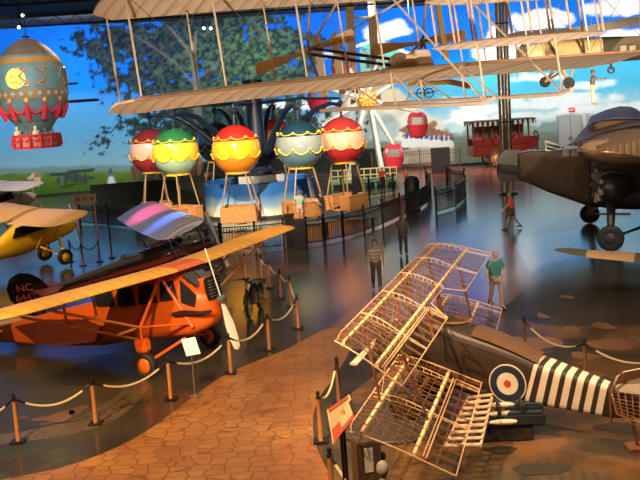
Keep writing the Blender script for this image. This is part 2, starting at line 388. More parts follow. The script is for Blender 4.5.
# floor: dark glossy sealed concrete
def floor_mat(name, c1, c2, rough, sc=.35, coat=.0, spec=.5, voro=None, joint=(.05, .03, .02), c3=None, rough2=None):
    m = bpy.data.materials.new(name); m.use_nodes = True; n = m.node_tree.nodes; l = m.node_tree.links
    b = n['Principled BSDF']; b.inputs['Specular IOR Level'].default_value = spec
    tc = n.new('ShaderNodeTexCoord'); nz = n.new('ShaderNodeTexNoise'); nz.inputs['Scale'].default_value = sc; nz.inputs['Detail'].default_value = 6
    l.new(tc.outputs['Object'], nz.inputs['Vector'])
    rp = n.new('ShaderNodeValToRGB'); rp.color_ramp.elements[0].position = .38; rp.color_ramp.elements[1].position = .62
    rp.color_ramp.elements[0].color = (*c1, 1); rp.color_ramp.elements[1].color = (*c2, 1)
    if c3:
        e = rp.color_ramp.elements.new(.5); e.color = (*c3, 1)
    l.new(nz.outputs['Fac'], rp.inputs['Fac']); out = rp.outputs['Color']
    b.inputs['Roughness'].default_value = rough; b.inputs['Coat Weight'].default_value = coat; b.inputs['Coat Roughness'].default_value = .08
    n2 = n.new('ShaderNodeTexNoise'); n2.inputs['Scale'].default_value = 1.3; n2.inputs['Detail'].default_value = 5; l.new(tc.outputs['Object'], n2.inputs['Vector'])
    mr = n.new('ShaderNodeMapRange'); mr.inputs['To Min'].default_value = rough * .94; mr.inputs['To Max'].default_value = rough * 1.08; l.new(n2.outputs['Fac'], mr.inputs['Value']); l.new(mr.outputs['Result'], b.inputs['Roughness'])
    if voro:
        mp = n.new('ShaderNodeMapping'); mp.inputs['Scale'].default_value = voro; l.new(tc.outputs['Object'], mp.inputs['Vector'])
        vo = n.new('ShaderNodeTexVoronoi'); vo.feature = 'DISTANCE_TO_EDGE'; vo.inputs['Scale'].default_value = 1; vo.inputs['Randomness'].default_value = .55; l.new(mp.outputs['Vector'], vo.inputs['Vector'])
        vc = n.new('ShaderNodeTexVoronoi'); vc.inputs['Scale'].default_value = 1; vc.inputs['Randomness'].default_value = .55; l.new(mp.outputs['Vector'], vc.inputs['Vector'])
        hs = n.new('ShaderNodeMix'); hs.data_type = 'RGBA'; hs.blend_type = 'MULTIPLY'; hs.inputs['Factor'].default_value = .35
        bw = n.new('ShaderNodeRGBToBW'); l.new(vc.outputs['Color'], bw.inputs['Color']); m2 = n.new('ShaderNodeMapRange'); m2.inputs['To Min'].default_value = .5; m2.inputs['To Max'].default_value = 1.5; l.new(bw.outputs[0], m2.inputs['Value'])
        l.new(out, hs.inputs['A']); l.new(m2.outputs['Result'], hs.inputs['B']); out = hs.outputs['Result']
        st = n.new('ShaderNodeMapRange'); st.inputs['From Min'].default_value = .02; st.inputs['From Max'].default_value = .07; l.new(vo.outputs['Distance'], st.inputs['Value'])
        mx = n.new('ShaderNodeMix'); mx.data_type = 'RGBA'; l.new(st.outputs['Result'], mx.inputs['Factor']); mx.inputs['A'].default_value = (*joint, 1); l.new(out, mx.inputs['B']); out = mx.outputs['Result']
        bp = n.new('ShaderNodeBump'); bp.inputs['Strength'].default_value = .35; bp.inputs['Distance'].default_value = .01; l.new(st.outputs['Result'], bp.inputs['Height']); l.new(bp.outputs['Normal'], b.inputs['Normal'])
    l.new(out, b.inputs['Base Color']); MATS[name] = m; return m
M_floor = floor_mat('sealed_dark_concrete', (.030, .028, .022), (.070, .054, .036), .17, .25, spec=.42)
fb = MB(); fb.box((0, 42, -.1), (100, 96, .2)); struct(fb.build('floor', M_floor))
def inlay(name, pts, m, z, px=True):
    P = [gd(*p) for p in pts] if px else [V((p[0], p[1], 0)) for p in pts]
    # smooth the outline
    Q = []
    n = len(P)
    for i in range(n):
        a, b, c, d = P[i - 1], P[i], P[(i + 1) % n], P[(i + 2) % n]
        for k in range(6):
            t = k / 6; q = .5 * ((2 * b) + (c - a) * t + (2 * a - 5 * b + 4 * c - d) * t * t + (3 * b - a - 3 * c + d) * t ** 3)
            Q.append(V((q.x, q.y, z)))
    bm = bmesh.new(); vs = [bm.verts.new(q) for q in Q]; f = bm.faces.new(vs); bmesh.ops.triangulate(bm, faces=[f])
    me = bpy.data.meshes.new(name); bm.to_mesh(me); bm.free(); 
    for p in me.polygons:
        if p.normal.z < 0: p.flip()
    me.materials.append(m); o = bpy.data.objects.new(name, me); C.objects.link(o); return struct(o)
M_path = floor_mat('stamped_terracotta_path', (.25, .10, .030), (.36, .165, .05), .34, .5, voro=(2.7, 3.6, 1), joint=(.17, .068, .02), spec=.45)
inlay('floor_path', [(-60, 540), (-30, 490), (60, 468), (120, 446), (163, 420), (198, 393), (233, 371), (285, 350), (330, 328), (352, 340), (338, 372), (318, 400), (313, 430), (322, 460), (345, 500), (360, 560), (150, 580)], M_path, .004)
M_pink = floor_mat('rose_sealed_concrete', (.16, .085, .065), (.21, .12, .095), .2, .3, spec=.5)
inlay('floor_rose_band', [(330, 330), (372, 296), (410, 268), (430, 232), (470, 222), (502, 232), (524, 262), (522, 288), (498, 312), (478, 324), (420, 340), (360, 350)], M_pink, .003)
M_redfl = floor_mat('red_sealed_concrete', (.20, .045, .025), (.26, .07, .04), .2, .3, spec=.5)
inlay('floor_red_band', [(394, 172), (440, 167), (520, 165), (640, 172), (700, 178), (700, 192), (600, 184), (520, 184), (470, 182), (430, 186), (396, 182)], M_redfl, .003)
inlay('floor_lilac_band', [(560, 222), (640, 200), (700, 200), (700, 212), (640, 214), (560, 232), (530, 236)], floor_mat('lilac_sealed_concrete', (.17, .10, .10), (.22, .14, .13), .2, .3, spec=.5), .003)
M_terr = floor_mat('painted_terrain', (.17, .085, .032), (.034, .030, .018), .2, .55, c3=(.085, .05, .024), spec=.45)
inlay('floor_terrain_right', [(330, 500), (332, 440), (350, 395), (420, 350), (500, 320), (560, 326), (700, 330), (760, 420), (760, 560), (330, 560)], M_terr, .002)
inlay('floor_terrain_left', [(-60, 470), (0, 462), (60, 448), (120, 425), (152, 398), (165, 365), (120, 352), (60, 362), (0, 372), (-60, 385)], floor_mat('painted_terrain_green', (.028, .034, .014), (.062, .050, .022), .3, .5, spec=.3), .002)
M_grav = floor_mat('pebble_mosaic', (.11, .075, .035), (.18, .12, .05), .3, 1.2, voro=(7, 7, 1), joint=(.02, .018, .01), spec=.6)
inlay('floor_pebble_band', [(-20, 446), (30, 441), (80, 433), (118, 418), (141, 398), (148, 382), (130, 384), (108, 402), (72, 420), (20, 432), (-20, 436)], M_grav, .006)
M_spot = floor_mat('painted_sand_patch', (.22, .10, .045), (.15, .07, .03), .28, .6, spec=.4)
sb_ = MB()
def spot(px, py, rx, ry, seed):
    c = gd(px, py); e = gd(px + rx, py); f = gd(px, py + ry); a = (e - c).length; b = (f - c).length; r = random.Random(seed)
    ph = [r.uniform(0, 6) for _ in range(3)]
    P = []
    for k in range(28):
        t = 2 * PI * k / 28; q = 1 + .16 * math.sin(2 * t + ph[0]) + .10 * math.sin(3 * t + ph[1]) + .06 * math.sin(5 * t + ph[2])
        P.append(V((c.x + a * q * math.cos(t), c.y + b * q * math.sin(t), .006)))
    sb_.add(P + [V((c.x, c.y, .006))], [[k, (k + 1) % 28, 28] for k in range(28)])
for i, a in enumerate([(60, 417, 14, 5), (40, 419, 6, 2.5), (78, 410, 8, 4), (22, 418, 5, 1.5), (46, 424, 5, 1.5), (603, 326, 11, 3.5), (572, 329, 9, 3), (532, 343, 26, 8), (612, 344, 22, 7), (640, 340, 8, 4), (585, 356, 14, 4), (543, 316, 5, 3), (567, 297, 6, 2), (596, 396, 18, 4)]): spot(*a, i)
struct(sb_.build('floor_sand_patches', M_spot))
# dark spots of paint on the terrain
sb_ = MB(); 
for i, a in enumerate([(618, 428, 20, 6), (540, 470, 25, 6), (500, 450, 18, 4), (460, 440, 16, 5)]): spot(*a, 40 + i)
o = sb_.build('floor_dark_patches', mat('dark_olive_paint', (.028, .026, .016), .3)); o.location.z = .003; struct(o)

M_ceil = mat('matte_black_ceiling', (.004, .004, .0045), .85, noise=.4)
cb = MB(); cb.box((0, 42, CEIL + .15), (100, 96, .3)); struct(cb.build('ceiling', M_ceil))
M_side = mat('dark_blue_grey_wall', (.035, .045, .06), .8)
for nm, c, s in (('wall_left', (-50.1, 42, CEIL / 2), (.2, 96, CEIL)), ('wall_right', (50.1, 42, CEIL / 2), (.2, 96, CEIL)), ('wall_front', (0, -6.1, CEIL / 2), (100, .2, CEIL))):
    b = MB(); b.box(c, s); struct(b.build(nm, M_side))
# roof trusses under the ceiling
for k, y in enumerate((30, 44, 58, 72)):
    b = MB(); b.box((0, y, CEIL - .12), (99.5, .18, .22)); b.box((0, y, CEIL - .85), (99.5, .12, .12))
    for i in range(66):
        x = -49 + i * 1.5; b.tube([(x, y, CEIL - .85), (x + .75, y, CEIL - .2)], .03, 4); b.tube([(x + .75, y, CEIL - .2), (x + 1.5, y, CEIL - .85)], .03, 4)
    struct(b.build('trim_%d' % (k + 1), M_ceil))
b = MB(); pts = [wall_pt(u) for u in np.linspace(0, WL, 40)]
for (x0, y0), (x1, y1) in zip(pts, pts[1:]):
    a = math.atan2(y1 - y0, x1 - x0); L = math.hypot(x1 - x0, y1 - y0)
    b.box(((x0 + x1) / 2, (y0 + y1) / 2 - .06, .08), (L + .02, .1, .16), rz=a)
struct(b.build('baseboard_back', M_black))
# ---------------------------------------------------------------- materials used by several things
M_gold = mat('gold_paint', (.62, .34, .10), .4, .3, noise=.3, scale=20)
M_teal = mat('weathered_teal_envelope', (.13, .25, .30), .5, noise=.35, scale=3)
M_greybrown = mat('aged_grey_crown', (.16, .12, .11), .6, noise=.4, scale=3)
M_redcloth = mat('crimson_cloth', (.62, .03, .07), .7)
M_wood = mat('warm_wood', (.50, .22, .07), .45, noise=.35, scale=5)
M_rope = mat('cream_rope', (.66, .50, .30), .8, noise=.2, scale=60)
M_steel = mat('brushed_steel', (.5, .5, .5), .3, .9)
M_iron = mat('black_iron', (.012, .012, .013), .4, .3)
M_white = mat('white_paint', (.75, .74, .70), .5)
M_yellow = mat('yellow_gloss', (.85, .45, .02), .3, noise=.08)
M_rubber = mat('tyre_rubber', (.015, .014, .013), .7)
M_navy = mat('navy_paint', (.012, .022, .05), .4)

# ---------------------------------------------------------------- display balloon at the left
BD = 45.0; bc = at(31, 85, BD)
t = thing('hot_air_balloon', 'teal and gold antique hot air balloon with sun face, hanging at far left', 'balloon', (bc.x, bc.y, bc.z), world=False, rz=0)
bpf = [(.02, 2.14), (.22, 2.12), (.5, 1.98), (.95, 1.66), (1.3, 1.28), (1.52, .85), (1.63, .3), (1.65, -.2), (1.60, -.6), (1.46, -1.0), (1.2, -1.4), (.92, -1.75), (.72, -2.05), (.66, -2.2)]
def br(z):
    for (r0, z0), (r1, z1) in zip(bpf, bpf[1:]):
        if z1 <= z <= z0: return r0 + (r1 - r0) * (z0 - z) / (z0 - z1)
    return .66
zz = np.linspace(2.14, -2.2, 44)
m_ = MB(); m_.lathe([(br(z), z) for z in zz], 40, mi=lambda i, k: 1 if zz[i] > 1.42 else 0); m_.build('envelope', [M_teal, M_greybrown], t, smooth=True)
def bpt(a, z, off=.02):        # a = 0 faces the viewer (-y)
    r = br(z) + off; return V((r * math.sin(a), -r * math.cos(a), z))
def bband(z0, z1, m, nm, off=.015):
    q = MB(); q.lathe([(br(z) + off, z) for z in np.linspace(z1, z0, 5)], 40); return q.build(nm, m, t, smooth=True)
bband(.95, 1.22, mat('gilt_relief', (.55, .30, .08), .4, .4, noise=.7, scale=30, bump=.6), 'gilt_band')
bb = bband(-.62, -.22, mat('gilt_lattice', (.40, .24, .10), .45, .3, noise=.6, scale=24), 'lattice_band')
q = MB()
for k in range(26):
    a = 2 * PI * k / 26; c = bpt(a, -.42, .03); 
    q.prism([bpt(a, -.30, .02), bpt(a + .075, -.42, .02), bpt(a, -.54, .02), bpt(a - .075, -.42, .02)], (bpt(a, -.42, .05) - bpt(a, -.42, .02)))
split_by(q.build('lozenge', mat('pale_blue_paint', (.30, .48, .55), .5), bb), lambda c: round(math.atan2(c.x, -c.y) / (2 * PI / 26)) % 26)
sa = -.13
q = MB(); n = 28; cc = bpt(sa, .27, .04)
vs = [cc] + [bpt(sa + .40 * math.cos(2 * PI * k / n) / 1.62 * 1.15, .27 + .46 * math.sin(2 * PI * k / n), .03) for k in range(n)]
q.add(vs, [[0, 1 + k, 1 + (k + 1) % n] for k in range(n)]); sun = q.build('sun_face', mat('sun_yellow', (1, .92, .22), .3), t, smooth=True)
q = MB()
for dx, dz in ((-.1, .1), (.1, .1)): q.ball(bpt(sa + dx, .27 + dz, .04), .035, 8)
q.tube([bpt(sa - .1 + .2 * k / 6, .12 - .04 * math.sin(PI * k / 6), .045) for k in range(7)], .015, 5); q.tube([bpt(sa, .33, .05), bpt(sa + .02, .2, .06)], .015, 5)
q.build('face_lines', mat('ochre_line', (.55, .35, .05), .5), sun)
q = MB()
for a0 in (.35, -1.15, 1.5, 2.6, 3.7):
    for s in (1, -1):
        q.tube([bpt(a0 + s * (.08 + .26 * math.sin(u * 2.2)) , .0 + .72 * u / 1.4 , .03) for u in np.linspace(0, 1.4, 14)], .035, 5)
        q.tube([bpt(a0 + s * (.22 + (.14 - .02 * u) * math.cos(u)), -.02 + (.13 - .018 * u) * math.sin(u), .03) for u in np.linspace(0, 5, 14)], .03, 5)
        q.tube([bpt(a0 + s * (.34 + (.11 - .015 * u) * math.cos(u)), .66 + (.11 - .015 * u) * math.sin(u), .03) for u in np.linspace(0, 5, 12)], .03, 5)
split_by(q.build('scrollwork', M_gold, t), lambda c: min(range(5), key=lambda i: abs(math.remainder(math.atan2(c.x, -c.y) - (.35, -1.15, 1.5, 2.6, 3.7)[i], 2 * PI))))
for k in range(12):
    a = 2 * PI * k / 12 + .1; q = MB(); q.ball(bpt(a, -.72, .03), (.12, .06, .14), 10, R=Matrix.Rotation(a, 3, 'Z')); q.build('gilt_boss', M_gold, t)
q = MB()
for k in range(12):
    a = 2 * PI * k / 12 + .1; b_ = a + 2 * PI / 12
    q.tube([bpt(lerp(a, b_, u), -1.0 - .28 * 4 * u * (1 - u), .04) for u in np.linspace(0, 1, 9)], .06, 6)
    q.tube([bpt(a, -.86, .05), bpt(a, -1.1, .10), bpt(a, -1.55, .16)], [.05, .10, .13], 8)
q.build('swag_drape', M_redcloth, t, smooth=True)
q = MB(); q.lathe([(.62, -2.35), (1.02, -2.35), (1.05, -2.3), (1.05, -2.78), (1.0, -2.84), (.6, -2.84), (.6, -2.35)], 28); gal = q.build('gallery_basket', mat('rose_panel', (.60, .22, .26), .6), t)
q = MB(); q.lathe([(1.08, -2.25), (1.1, -2.3), (1.08, -2.36), (1.04, -2.3), (1.08, -2.25)], 28); q.lathe([(1.08, -2.78), (1.1, -2.84), (1.08, -2.9), (1.04, -2.84), (1.08, -2.78)], 28)
for k in range(14):
    a = 2 * PI * k / 14; b_ = a + 2 * PI / 14
    q.tube([V((1.08 * math.sin(lerp(a, b_, u)), -1.08 * math.cos(lerp(a, b_, u)), -2.36 - .2 * 4 * u * (1 - u))) for u in np.linspace(0, 1, 7)], .03, 5)
    q.tube([V((1.09 * math.sin(a), -1.09 * math.cos(a), z)) for z in (-2.32, -2.5, -2.8)], [.04, .06, .07], 6)
q.build('gallery_swag', M_redcloth, gal)
q = MB()
for k in range(8):
    a = 2 * PI * k / 8; q.tube([bpt(a, -2.0, .0), V((.95 * math.sin(a), -.95 * math.cos(a), -2.36))], .025, 5)
q.build('suspension_line', M_gold, t)
for (a, dz) in ((.25, 0), (-1.0, 0)):
    q = MB(); x, y = .86 * math.sin(a), -.86 * math.cos(a)
    q.lathe([(.02, -1.86), (.07, -1.9), (.08, -1.98), (.05, -2.04), (.13, -2.1), (.16, -2.25), (.14, -2.5), (.15, -2.8)], 10, Matrix.Translation((x, y, 0))); q.tube([(x, y, -2.12), (x + .16, y - .1, -2.2), (x + .2, y - .2, -2.08)], .03, 6)
    q.build('aeronaut_figure', mat('ivory_figure', (.85, .80, .66), .5), t, smooth=True)
q = MB(); q.tube([(1.6, .3, -.05), (2.1, .3, -.05)], .05, 6); q.tube([(1.5, .3, -.86), (2.9, .3, -.86), (3.05, .3, -.86)], [.07, .07, .01], 6); split_by(q.build('oar', M_iron, t), lambda c: c.z > -.4)
q = MB(); q.tube([(0, 0, 2.1), (0, 0, CEIL - bc.z - .01)], .02, 5); q.lathe([(.16, 2.16), (.16, 2.22), (.03, 2.24)], 12); q.build('hanging_cable', M_iron, t)

# ---------------------------------------------------------------- balloon ride
RC = V((-3.45, 58.5, 0)); RR = 6.3
M_bluewall = None
def drum_mat():
    m = bpy.data.materials.new('blue_to_cream_mural'); m.use_nodes = True; n = m.node_tree.nodes; l = m.node_tree.links; b = n['Principled BSDF']; b.inputs['Roughness'].default_value = .35
    tc = n.new('ShaderNodeTexCoord'); sp = n.new('ShaderNodeSeparateXYZ'); nz = n.new('ShaderNodeTexNoise'); nz.inputs['Scale'].default_value = .9
    ad = n.new('ShaderNodeMath'); ad.operation = 'MULTIPLY_ADD'; ad.inputs[1].default_value = .7
    l.new(tc.outputs['Object'], sp.inputs[0]); l.new(tc.outputs['Object'], nz.inputs['Vector']); l.new(nz.outputs['Fac'], ad.inputs[0]); l.new(sp.outputs['Z'], ad.inputs[2])
    mr = n.new('ShaderNodeMapRange'); mr.inputs['From Min'].default_value = .45; mr.inputs['From Max'].default_value = 2.2; l.new(ad.outputs[0], mr.inputs['Value'])
    rp = n.new('ShaderNodeValToRGB'); e = rp.color_ramp.elements; e[0].color = (.95, .88, .66, 1); e[0].position = .15; e[1].color = (.03, .17, .55, 1); e[1].position = .75
    x = e.new(.42); x.color = (.28, .50, .62, 1)
    l.new(mr.outputs['Result'], rp.inputs['Fac']); l.new(rp.outputs['Color'], b.inputs['Base Color']); return m
ride = thing('balloon_ride', 'balloon carousel ride with navy mast and sweeping arms over a blue painted drum', 'carousel', (RC.x, RC.y, 0), world=False)
q = MB(); q.lathe([(3.4, .12), (3.4, 2.0), (3.3, 2.07), (3.2, 2.0), (3.2, .12)], 40); q.build('drum_wall', drum_mat(), ride, smooth=True)
q = MB(); q.lathe([(.01, .16), (3.6, .16), (3.6, 0), (.01, 0)], 40); q.build('deck', mat('dark_deck', (.03, .03, .035), .5), ride)
q = MB(); q.lathe([(.9, .1), (.9, 2.6), (.6, 2.9), (.52, 3.4), (.5, 7.6), (.62, 7.65), (.62, 8.0), (.3, 8.05), (.01, 8.05)], 20); q.build('mast', M_navy, ride, smooth=True)
q = MB(); q.lathe([(1.5, 1.5), (1.5, 2.35), (1.4, 2.4), (.9, 2.4)], 24); q.build('hub_housing', mat('black_housing', (.02, .02, .025), .5), ride)
q = MB(); q.lathe([(2.3, 1.95), (2.32, 2.42), (2.25, 2.42), (2.23, 1.95)], 16, a0=-PI / 2 - .5, a1=-PI / 2 + .75); q.build('sign_panel', M_white, ride)
balls = [(-97, 'red crowned yellow and orange', 'rear'), (-65, 'blue and grey', ''), (-36, 'red and peach', ''), (82, 'x', ''), (118, 'x', ''), (-133, 'green', ''), (-168, 'maroon', '')]
for ang, *_ in balls:
    a = math.radians(ang); d = V((math.cos(a), math.sin(a), 0)); q = MB()
    P = [d * .4 + V((0, 0, 3.0)), d * 1.9 + V((0, 0, 3.9)), d * 3.2 + V((0, 0, 5.1)), d * 4.5 + V((0, 0, 6.05)), d * 5.6 + V((0, 0, 6.35)), d * RR + V((0, 0, 6.25))]
    q.tube(P, [.3, .24, .2, .16, .12, .1], 8); q.tube([d * .3 + V((0, 0, 6.6)), d * 3.5 + V((0, 0, 6.75)), d * RR + V((0, 0, 6.6))], .07, 6)
    q.tube([d * RR + V((0, 0, 6.65)), d * RR + V((0, 0, 5.62))], .07, 6); q.ball(d * RR + V((0, 0, 6.3)), .2, 8)
    q.build('arm', M_navy, ride)
M_scal = mat('yellow_rope_trim', (.9, .55, .05), .4)
def gondola(ang, label, cols, cart_label=None):
    a = math.radians(ang); p = RC + V((RR * math.cos(a), RR * math.sin(a), 0))
    t = thing('balloon_gondola', label, 'balloon', (p.x, p.y, 0), rz=a, group='balloons of the carousel ride')
    R = 1.33; cz = 4.2; mats = [mat('enamel_%d_%d_%d' % tuple(int(k * 99) for k in c), c, .18, noise=.08, coat=.5) for c in cols]
    zz = [R * math.sin(x) for x in np.linspace(PI / 2 - .05, -PI / 2 + .28, 26)]
    q = MB(); q.lathe([(math.sqrt(R * R - z * z) * (1 + .0), cz + z * 1.02) for z in zz], 32, mi=lambda i, k: 0 if zz[i] > .64 else (1 if zz[i] > -.22 else 2)); bal = q.build('envelope', mats, t, smooth=True)
    q = MB(); N = 9
    for (z0, dp, r) in ((.70, .11, .028), (-.16, .28, .03)):
        for k in range(N):
            P = []
            for u in np.linspace(0, 1, 8):
                g = 2 * PI * (k + u) / N; z = z0 - dp * 4 * u * (1 - u); rr = math.sqrt(R * R - z * z) + .03; P.append((rr * math.cos(g), rr * math.sin(g), cz + z * 1.02))
            q.tube(P, r, 5)
            q.ball(P[0], .075, 6)
    g = 0
    rr = math.sqrt(R * R - 1.16 ** 2)
    q.lathe([(rr - .02, cz - 1.18), (rr + .05, cz - 1.21), (rr + .03, cz - 1.27), (rr - .04, cz - 1.24), (rr - .02, cz - 1.18)], 24)
    split_by(q.build('scalloped_trim', M_scal, bal), lambda c: 0 if c.z > cz + .4 else (1 if c.z > cz - .8 else 2))
    q = MB()
    for k in range(N):      # valance between trim rows
        P0 = []; P1 = []
        for u in np.linspace(0, 1, 8):
            g = 2 * PI * (k + u) / N; z1 = -.16 - .28 * 4 * u * (1 - u); 
            r0 = math.sqrt(R * R - .18 ** 2) + .012; r1 = math.sqrt(R * R - z1 * z1) + .02
            P0.append((r0 * math.cos(g), r0 * math.sin(g), cz - .18)); P1.append((r1 * math.cos(g), r1 * math.sin(g), cz + z1 * 1.02))
        q.loft([P0, P1], closed=False)
    q.build('valance', mats[1], bal)
    q = MB(); q.lathe([(.02, cz + 1.46), (.12, cz + 1.42), (.1, cz + 1.32), (.2, cz + 1.26)], 10); q.build('crown_cap', M_navy, bal)
    for (x, y) in ((.75, .75), (.75, -.75), (-.75, .75), (-.75, -.75)):
        q = MB(); q.tube([(x * .62, y * .62, cz - 1.06), (x * .98, y * 1.2, .95)], .045, 6); q.build('rod', mat('tan_pole', (.34, .20, .10), .4), t)
    q = MB()        # wicker-like cart with a doorway on two sides
    for s in (1, -1):
        q.box((.82 * s, 0, .72), (.1, 1.9, .75), bev=.02)
        for e in (1, -1): q.box((.52 * s, .95 * e, .72), (.55, .09, .75), bev=.02)
        q.box((.45 * s, 0, .55), (.5, 1.6, .1))
    q.box((0, 0, .34), (1.7, 1.9, .1), bev=.02); cart = q.build('basket', M_wood, t)
    q = MB()
    for s in (1, -1): q.box((.82 * s, 0, 1.12), (.16, 2.0, .07), bev=.02); [q.box((.52 * s, .95 * e, 1.12), (.6, .14, .07), bev=.02) for e in (1, -1)]
    q.build('rim', mat('pale_wood_rim', (.5, .26, .1), .4), cart)
    q = MB(); q.tube([(0, 0, .3), (0, 0, .16)], .3, 10); q.build('foot', M_iron, t)
    return t
Y_ = (.95, .55, .03)
gondola(-97, 'gondola with red, yellow and orange balloon hanging nearest on the carousel ride', [(.72, .03, .02), Y_, (.85, .28, .02)])
gondola(-65, 'gondola with navy, grey and slate blue balloon on the carousel ride', [(.01, .035, .06), (.24, .29, .27), (.10, .19, .23)])
gondola(-36, 'gondola with red and peach balloon beside the ferris wheel legs', [(.42, .04, .04), (.95, .52, .35), (.55, .03, .05)])
gondola(82, 'red and orange balloon gondola half hidden behind the navy ride mast', [(.55, .03, .02), (.85, .38, .03), (.7, .2, .02)])
gondola(118, 'dark navy balloon gondola at the back between the green and red balloons', [(.02, .04, .08), (.04, .07, .12), (.02, .05, .08)])
gondola(-133, 'gondola with green crowned yellow and mint balloon on the carousel ride', [(.02, .14, .05), (.92, .58, .04), (.36, .52, .36)])
gondola(-168, 'gondola with maroon and pale pink balloon peeping from behind the mint balloon', [(.22, .03, .04), (.85, .55, .45), (.45, .04, .06)])

# ---------------------------------------------------------------- ferris wheel
FD = 72.0; hub = at(367, 99, FD)
fw = thing('ferris_wheel', 'small ferris wheel with white spokes and orange yellow hub', 'ferris wheel', (hub.x, hub.y, 0))
M_wsp = mat('white_enamel', (.85, .82, .72), .3)
hz_ = hub.z
q = MB(); q.disc((0, -.9, hz_), (0, 1, 0), .68, .4, 24); hb = q.build('hub', mat('hub_orange', (.85, .25, .02), .35), fw, smooth=True)
q = MB()
for k in range(10):
    a = 2 * PI * k / 10; b_ = a + PI / 10
    q.prism([(.10 * math.cos(a), -1.26, hz_ + .10 * math.sin(a)), (.6 * math.cos(a), -1.2, hz_ + .6 * math.sin(a)), (.6 * math.cos(b_), -1.2, hz_ + .6 * math.sin(b_)), (.10 * math.cos(b_), -1.26, hz_ + .10 * math.sin(b_))], (0, -.03, 0))
q.build('hub_petals', mat('hub_yellow', (.95, .7, .1), .35), hb)
gp = [(335, 85), (349, 62), (413, 118), (392, 147)]
GA = []
for i in range(8):
    a = math.radians(-18 + 45 * i); GA.append(a)
FR = 3.85
for a in GA:
    q = MB()
    for s in (-.35, .35): q.tube([(.5 * math.cos(a), s, hz_ + .5 * math.sin(a)), (FR * math.cos(a), s, hz_ + FR * math.sin(a))], [.21, .12], 6)
    q.tube([(FR * math.cos(a), -.5, hz_ + FR * math.sin(a)), (FR * math.cos(a), .5, hz_ + FR * math.sin(a))], .06, 6)
    q.build('spoke', M_wsp, fw)
for x in (-1.7, 0.9):
    q = MB()
    for s in (-.9, .9): q.tube([(x, s, .3), (x * .12, s, hz_)], [.2, .14], 8)
    q.build('support_leg', M_wsp, fw)
q = MB(); q.tube([(0, -1.1, hz_), (0, 1.1, hz_)], .15, 8); q.build('axle', M_steel, fw)
q = MB(); q.box((-.6, 0, .4), (5.0, 2.6, .16)); 
for x in np.linspace(-3, 1.8, 7): q.box((x, -1.2, .16), (.14, .14, .32)); q.box((x, 1.2, .16), (.14, .14, .32))
q.build('platform', mat('pale_green_paint', (.25, .42, .18), .5), fw)
q = MB()
for z in (1.35, .9): q.tube([(-3, -1.2, z), (1.8, -1.2, z)], .05, 5)
for x in np.linspace(-3, 1.8, 11): q.tube([(x, -1.2, .48), (x, -1.2, 1.35)], .045, 5)
q.build('platform_rail', mat('pale_yellow_paint', (.8, .66, .25), .5), fw)
M_gred = mat('gondola_red', (.88, .05, .08), .25); M_gpink = mat('gondola_pink', (.85, .16, .22), .3)
def fgond(a, label, m, sz=1.0):
    p = (hub.x + FR * math.cos(a), hub.y - .0, hz_ + FR * math.sin(a))
    t = thing('ferris_gondola', label, 'gondola', (p[0], p[1], p[2]), group='ferris wheel gondolas')
    q = MB(); zc = -.95
    pr = [(.25, zc - .98), (.55, zc - .85), (.72, zc - .4), (.8, zc - .05), (.83, zc + .02), (.78, zc + .02), (.70, zc - .38), (.5, zc - .78), (.02, zc - .8)]
    q.lathe([(r * sz, z) for r, z in pr], 20); q.build('tub', m, t, smooth=True)
    q = MB(); q.lathe([(.02, zc + 1.0), (.3, zc + .97), (.58, zc + .82), (.72, zc + .6), (.68, zc + .58), (.5, zc + .74), (.02, zc + .9)], 20)
    q.build('canopy', m, t, smooth=True)
    q = MB()
    for k in range(4):
        g = PI / 4 + k * PI / 2; q.tube([(.79 * math.cos(g), .79 * math.sin(g), zc), (.83 * math.cos(g), .83 * math.sin(g), zc + .3), (.70 * math.cos(g), .70 * math.sin(g), zc + .62)], .1, 6)
    q.build('pillar', m, t)
    q = MB(); q.lathe([(.75, zc + .02), (.78, zc + .3), (.69, zc + .6)], 20); q.build('window', mat('cream_glazing', (.62, .60, .50), .15, alpha=.45), t)
    q = MB(); q.tube([(0, 0, zc + .95), (0, 0, .1)], .06, 6); q.build('hanger', M_wsp, t)
    return t
for a, lb, m in ((GA[0], 'red ferris wheel gondola at the far right of the wheel', M_gred), (GA[7], 'red ferris wheel gondola at lower right above the visitors', M_gred), (GA[4], 'crimson ferris wheel gondola at the left above the peach balloon', M_gred), (GA[3], 'dusty pink ferris wheel gondola at upper left beside the tan post', M_gpink)):
    fgond(a, lb, m)
# tan posts carrying the front bearing of the hub from the roof
tf_ = at(366, 104, 74.5); tanf = thing('roof_post_pair', 'pair of tall tan posts hanging from the roof before the ferris wheel hub', 'post', tuple(tf_), world=True)
M_tan = mat('tan_timber', (.66, .44, .24), .55, noise=.25)
for x in (355, 377):
    p = at(x, 104, 74.5); q = MB(); h = CEIL - p.z
    q.box(p + V((0, 0, h / 2)), (.62, .35, h - .01), bev=.03)
    for z in np.arange(1.5, h, 1.4): q.box(p + V((0, 0, z)), (.56, .4, .06))
    q.build('post', M_tan, tanf)
p0 = at(352, 18, 74.5); p1 = at(380, 16, 74.5); q = MB(); q.tube([p0, p1], .09, 6); q.build('cross_pipe', M_tan, tanf)

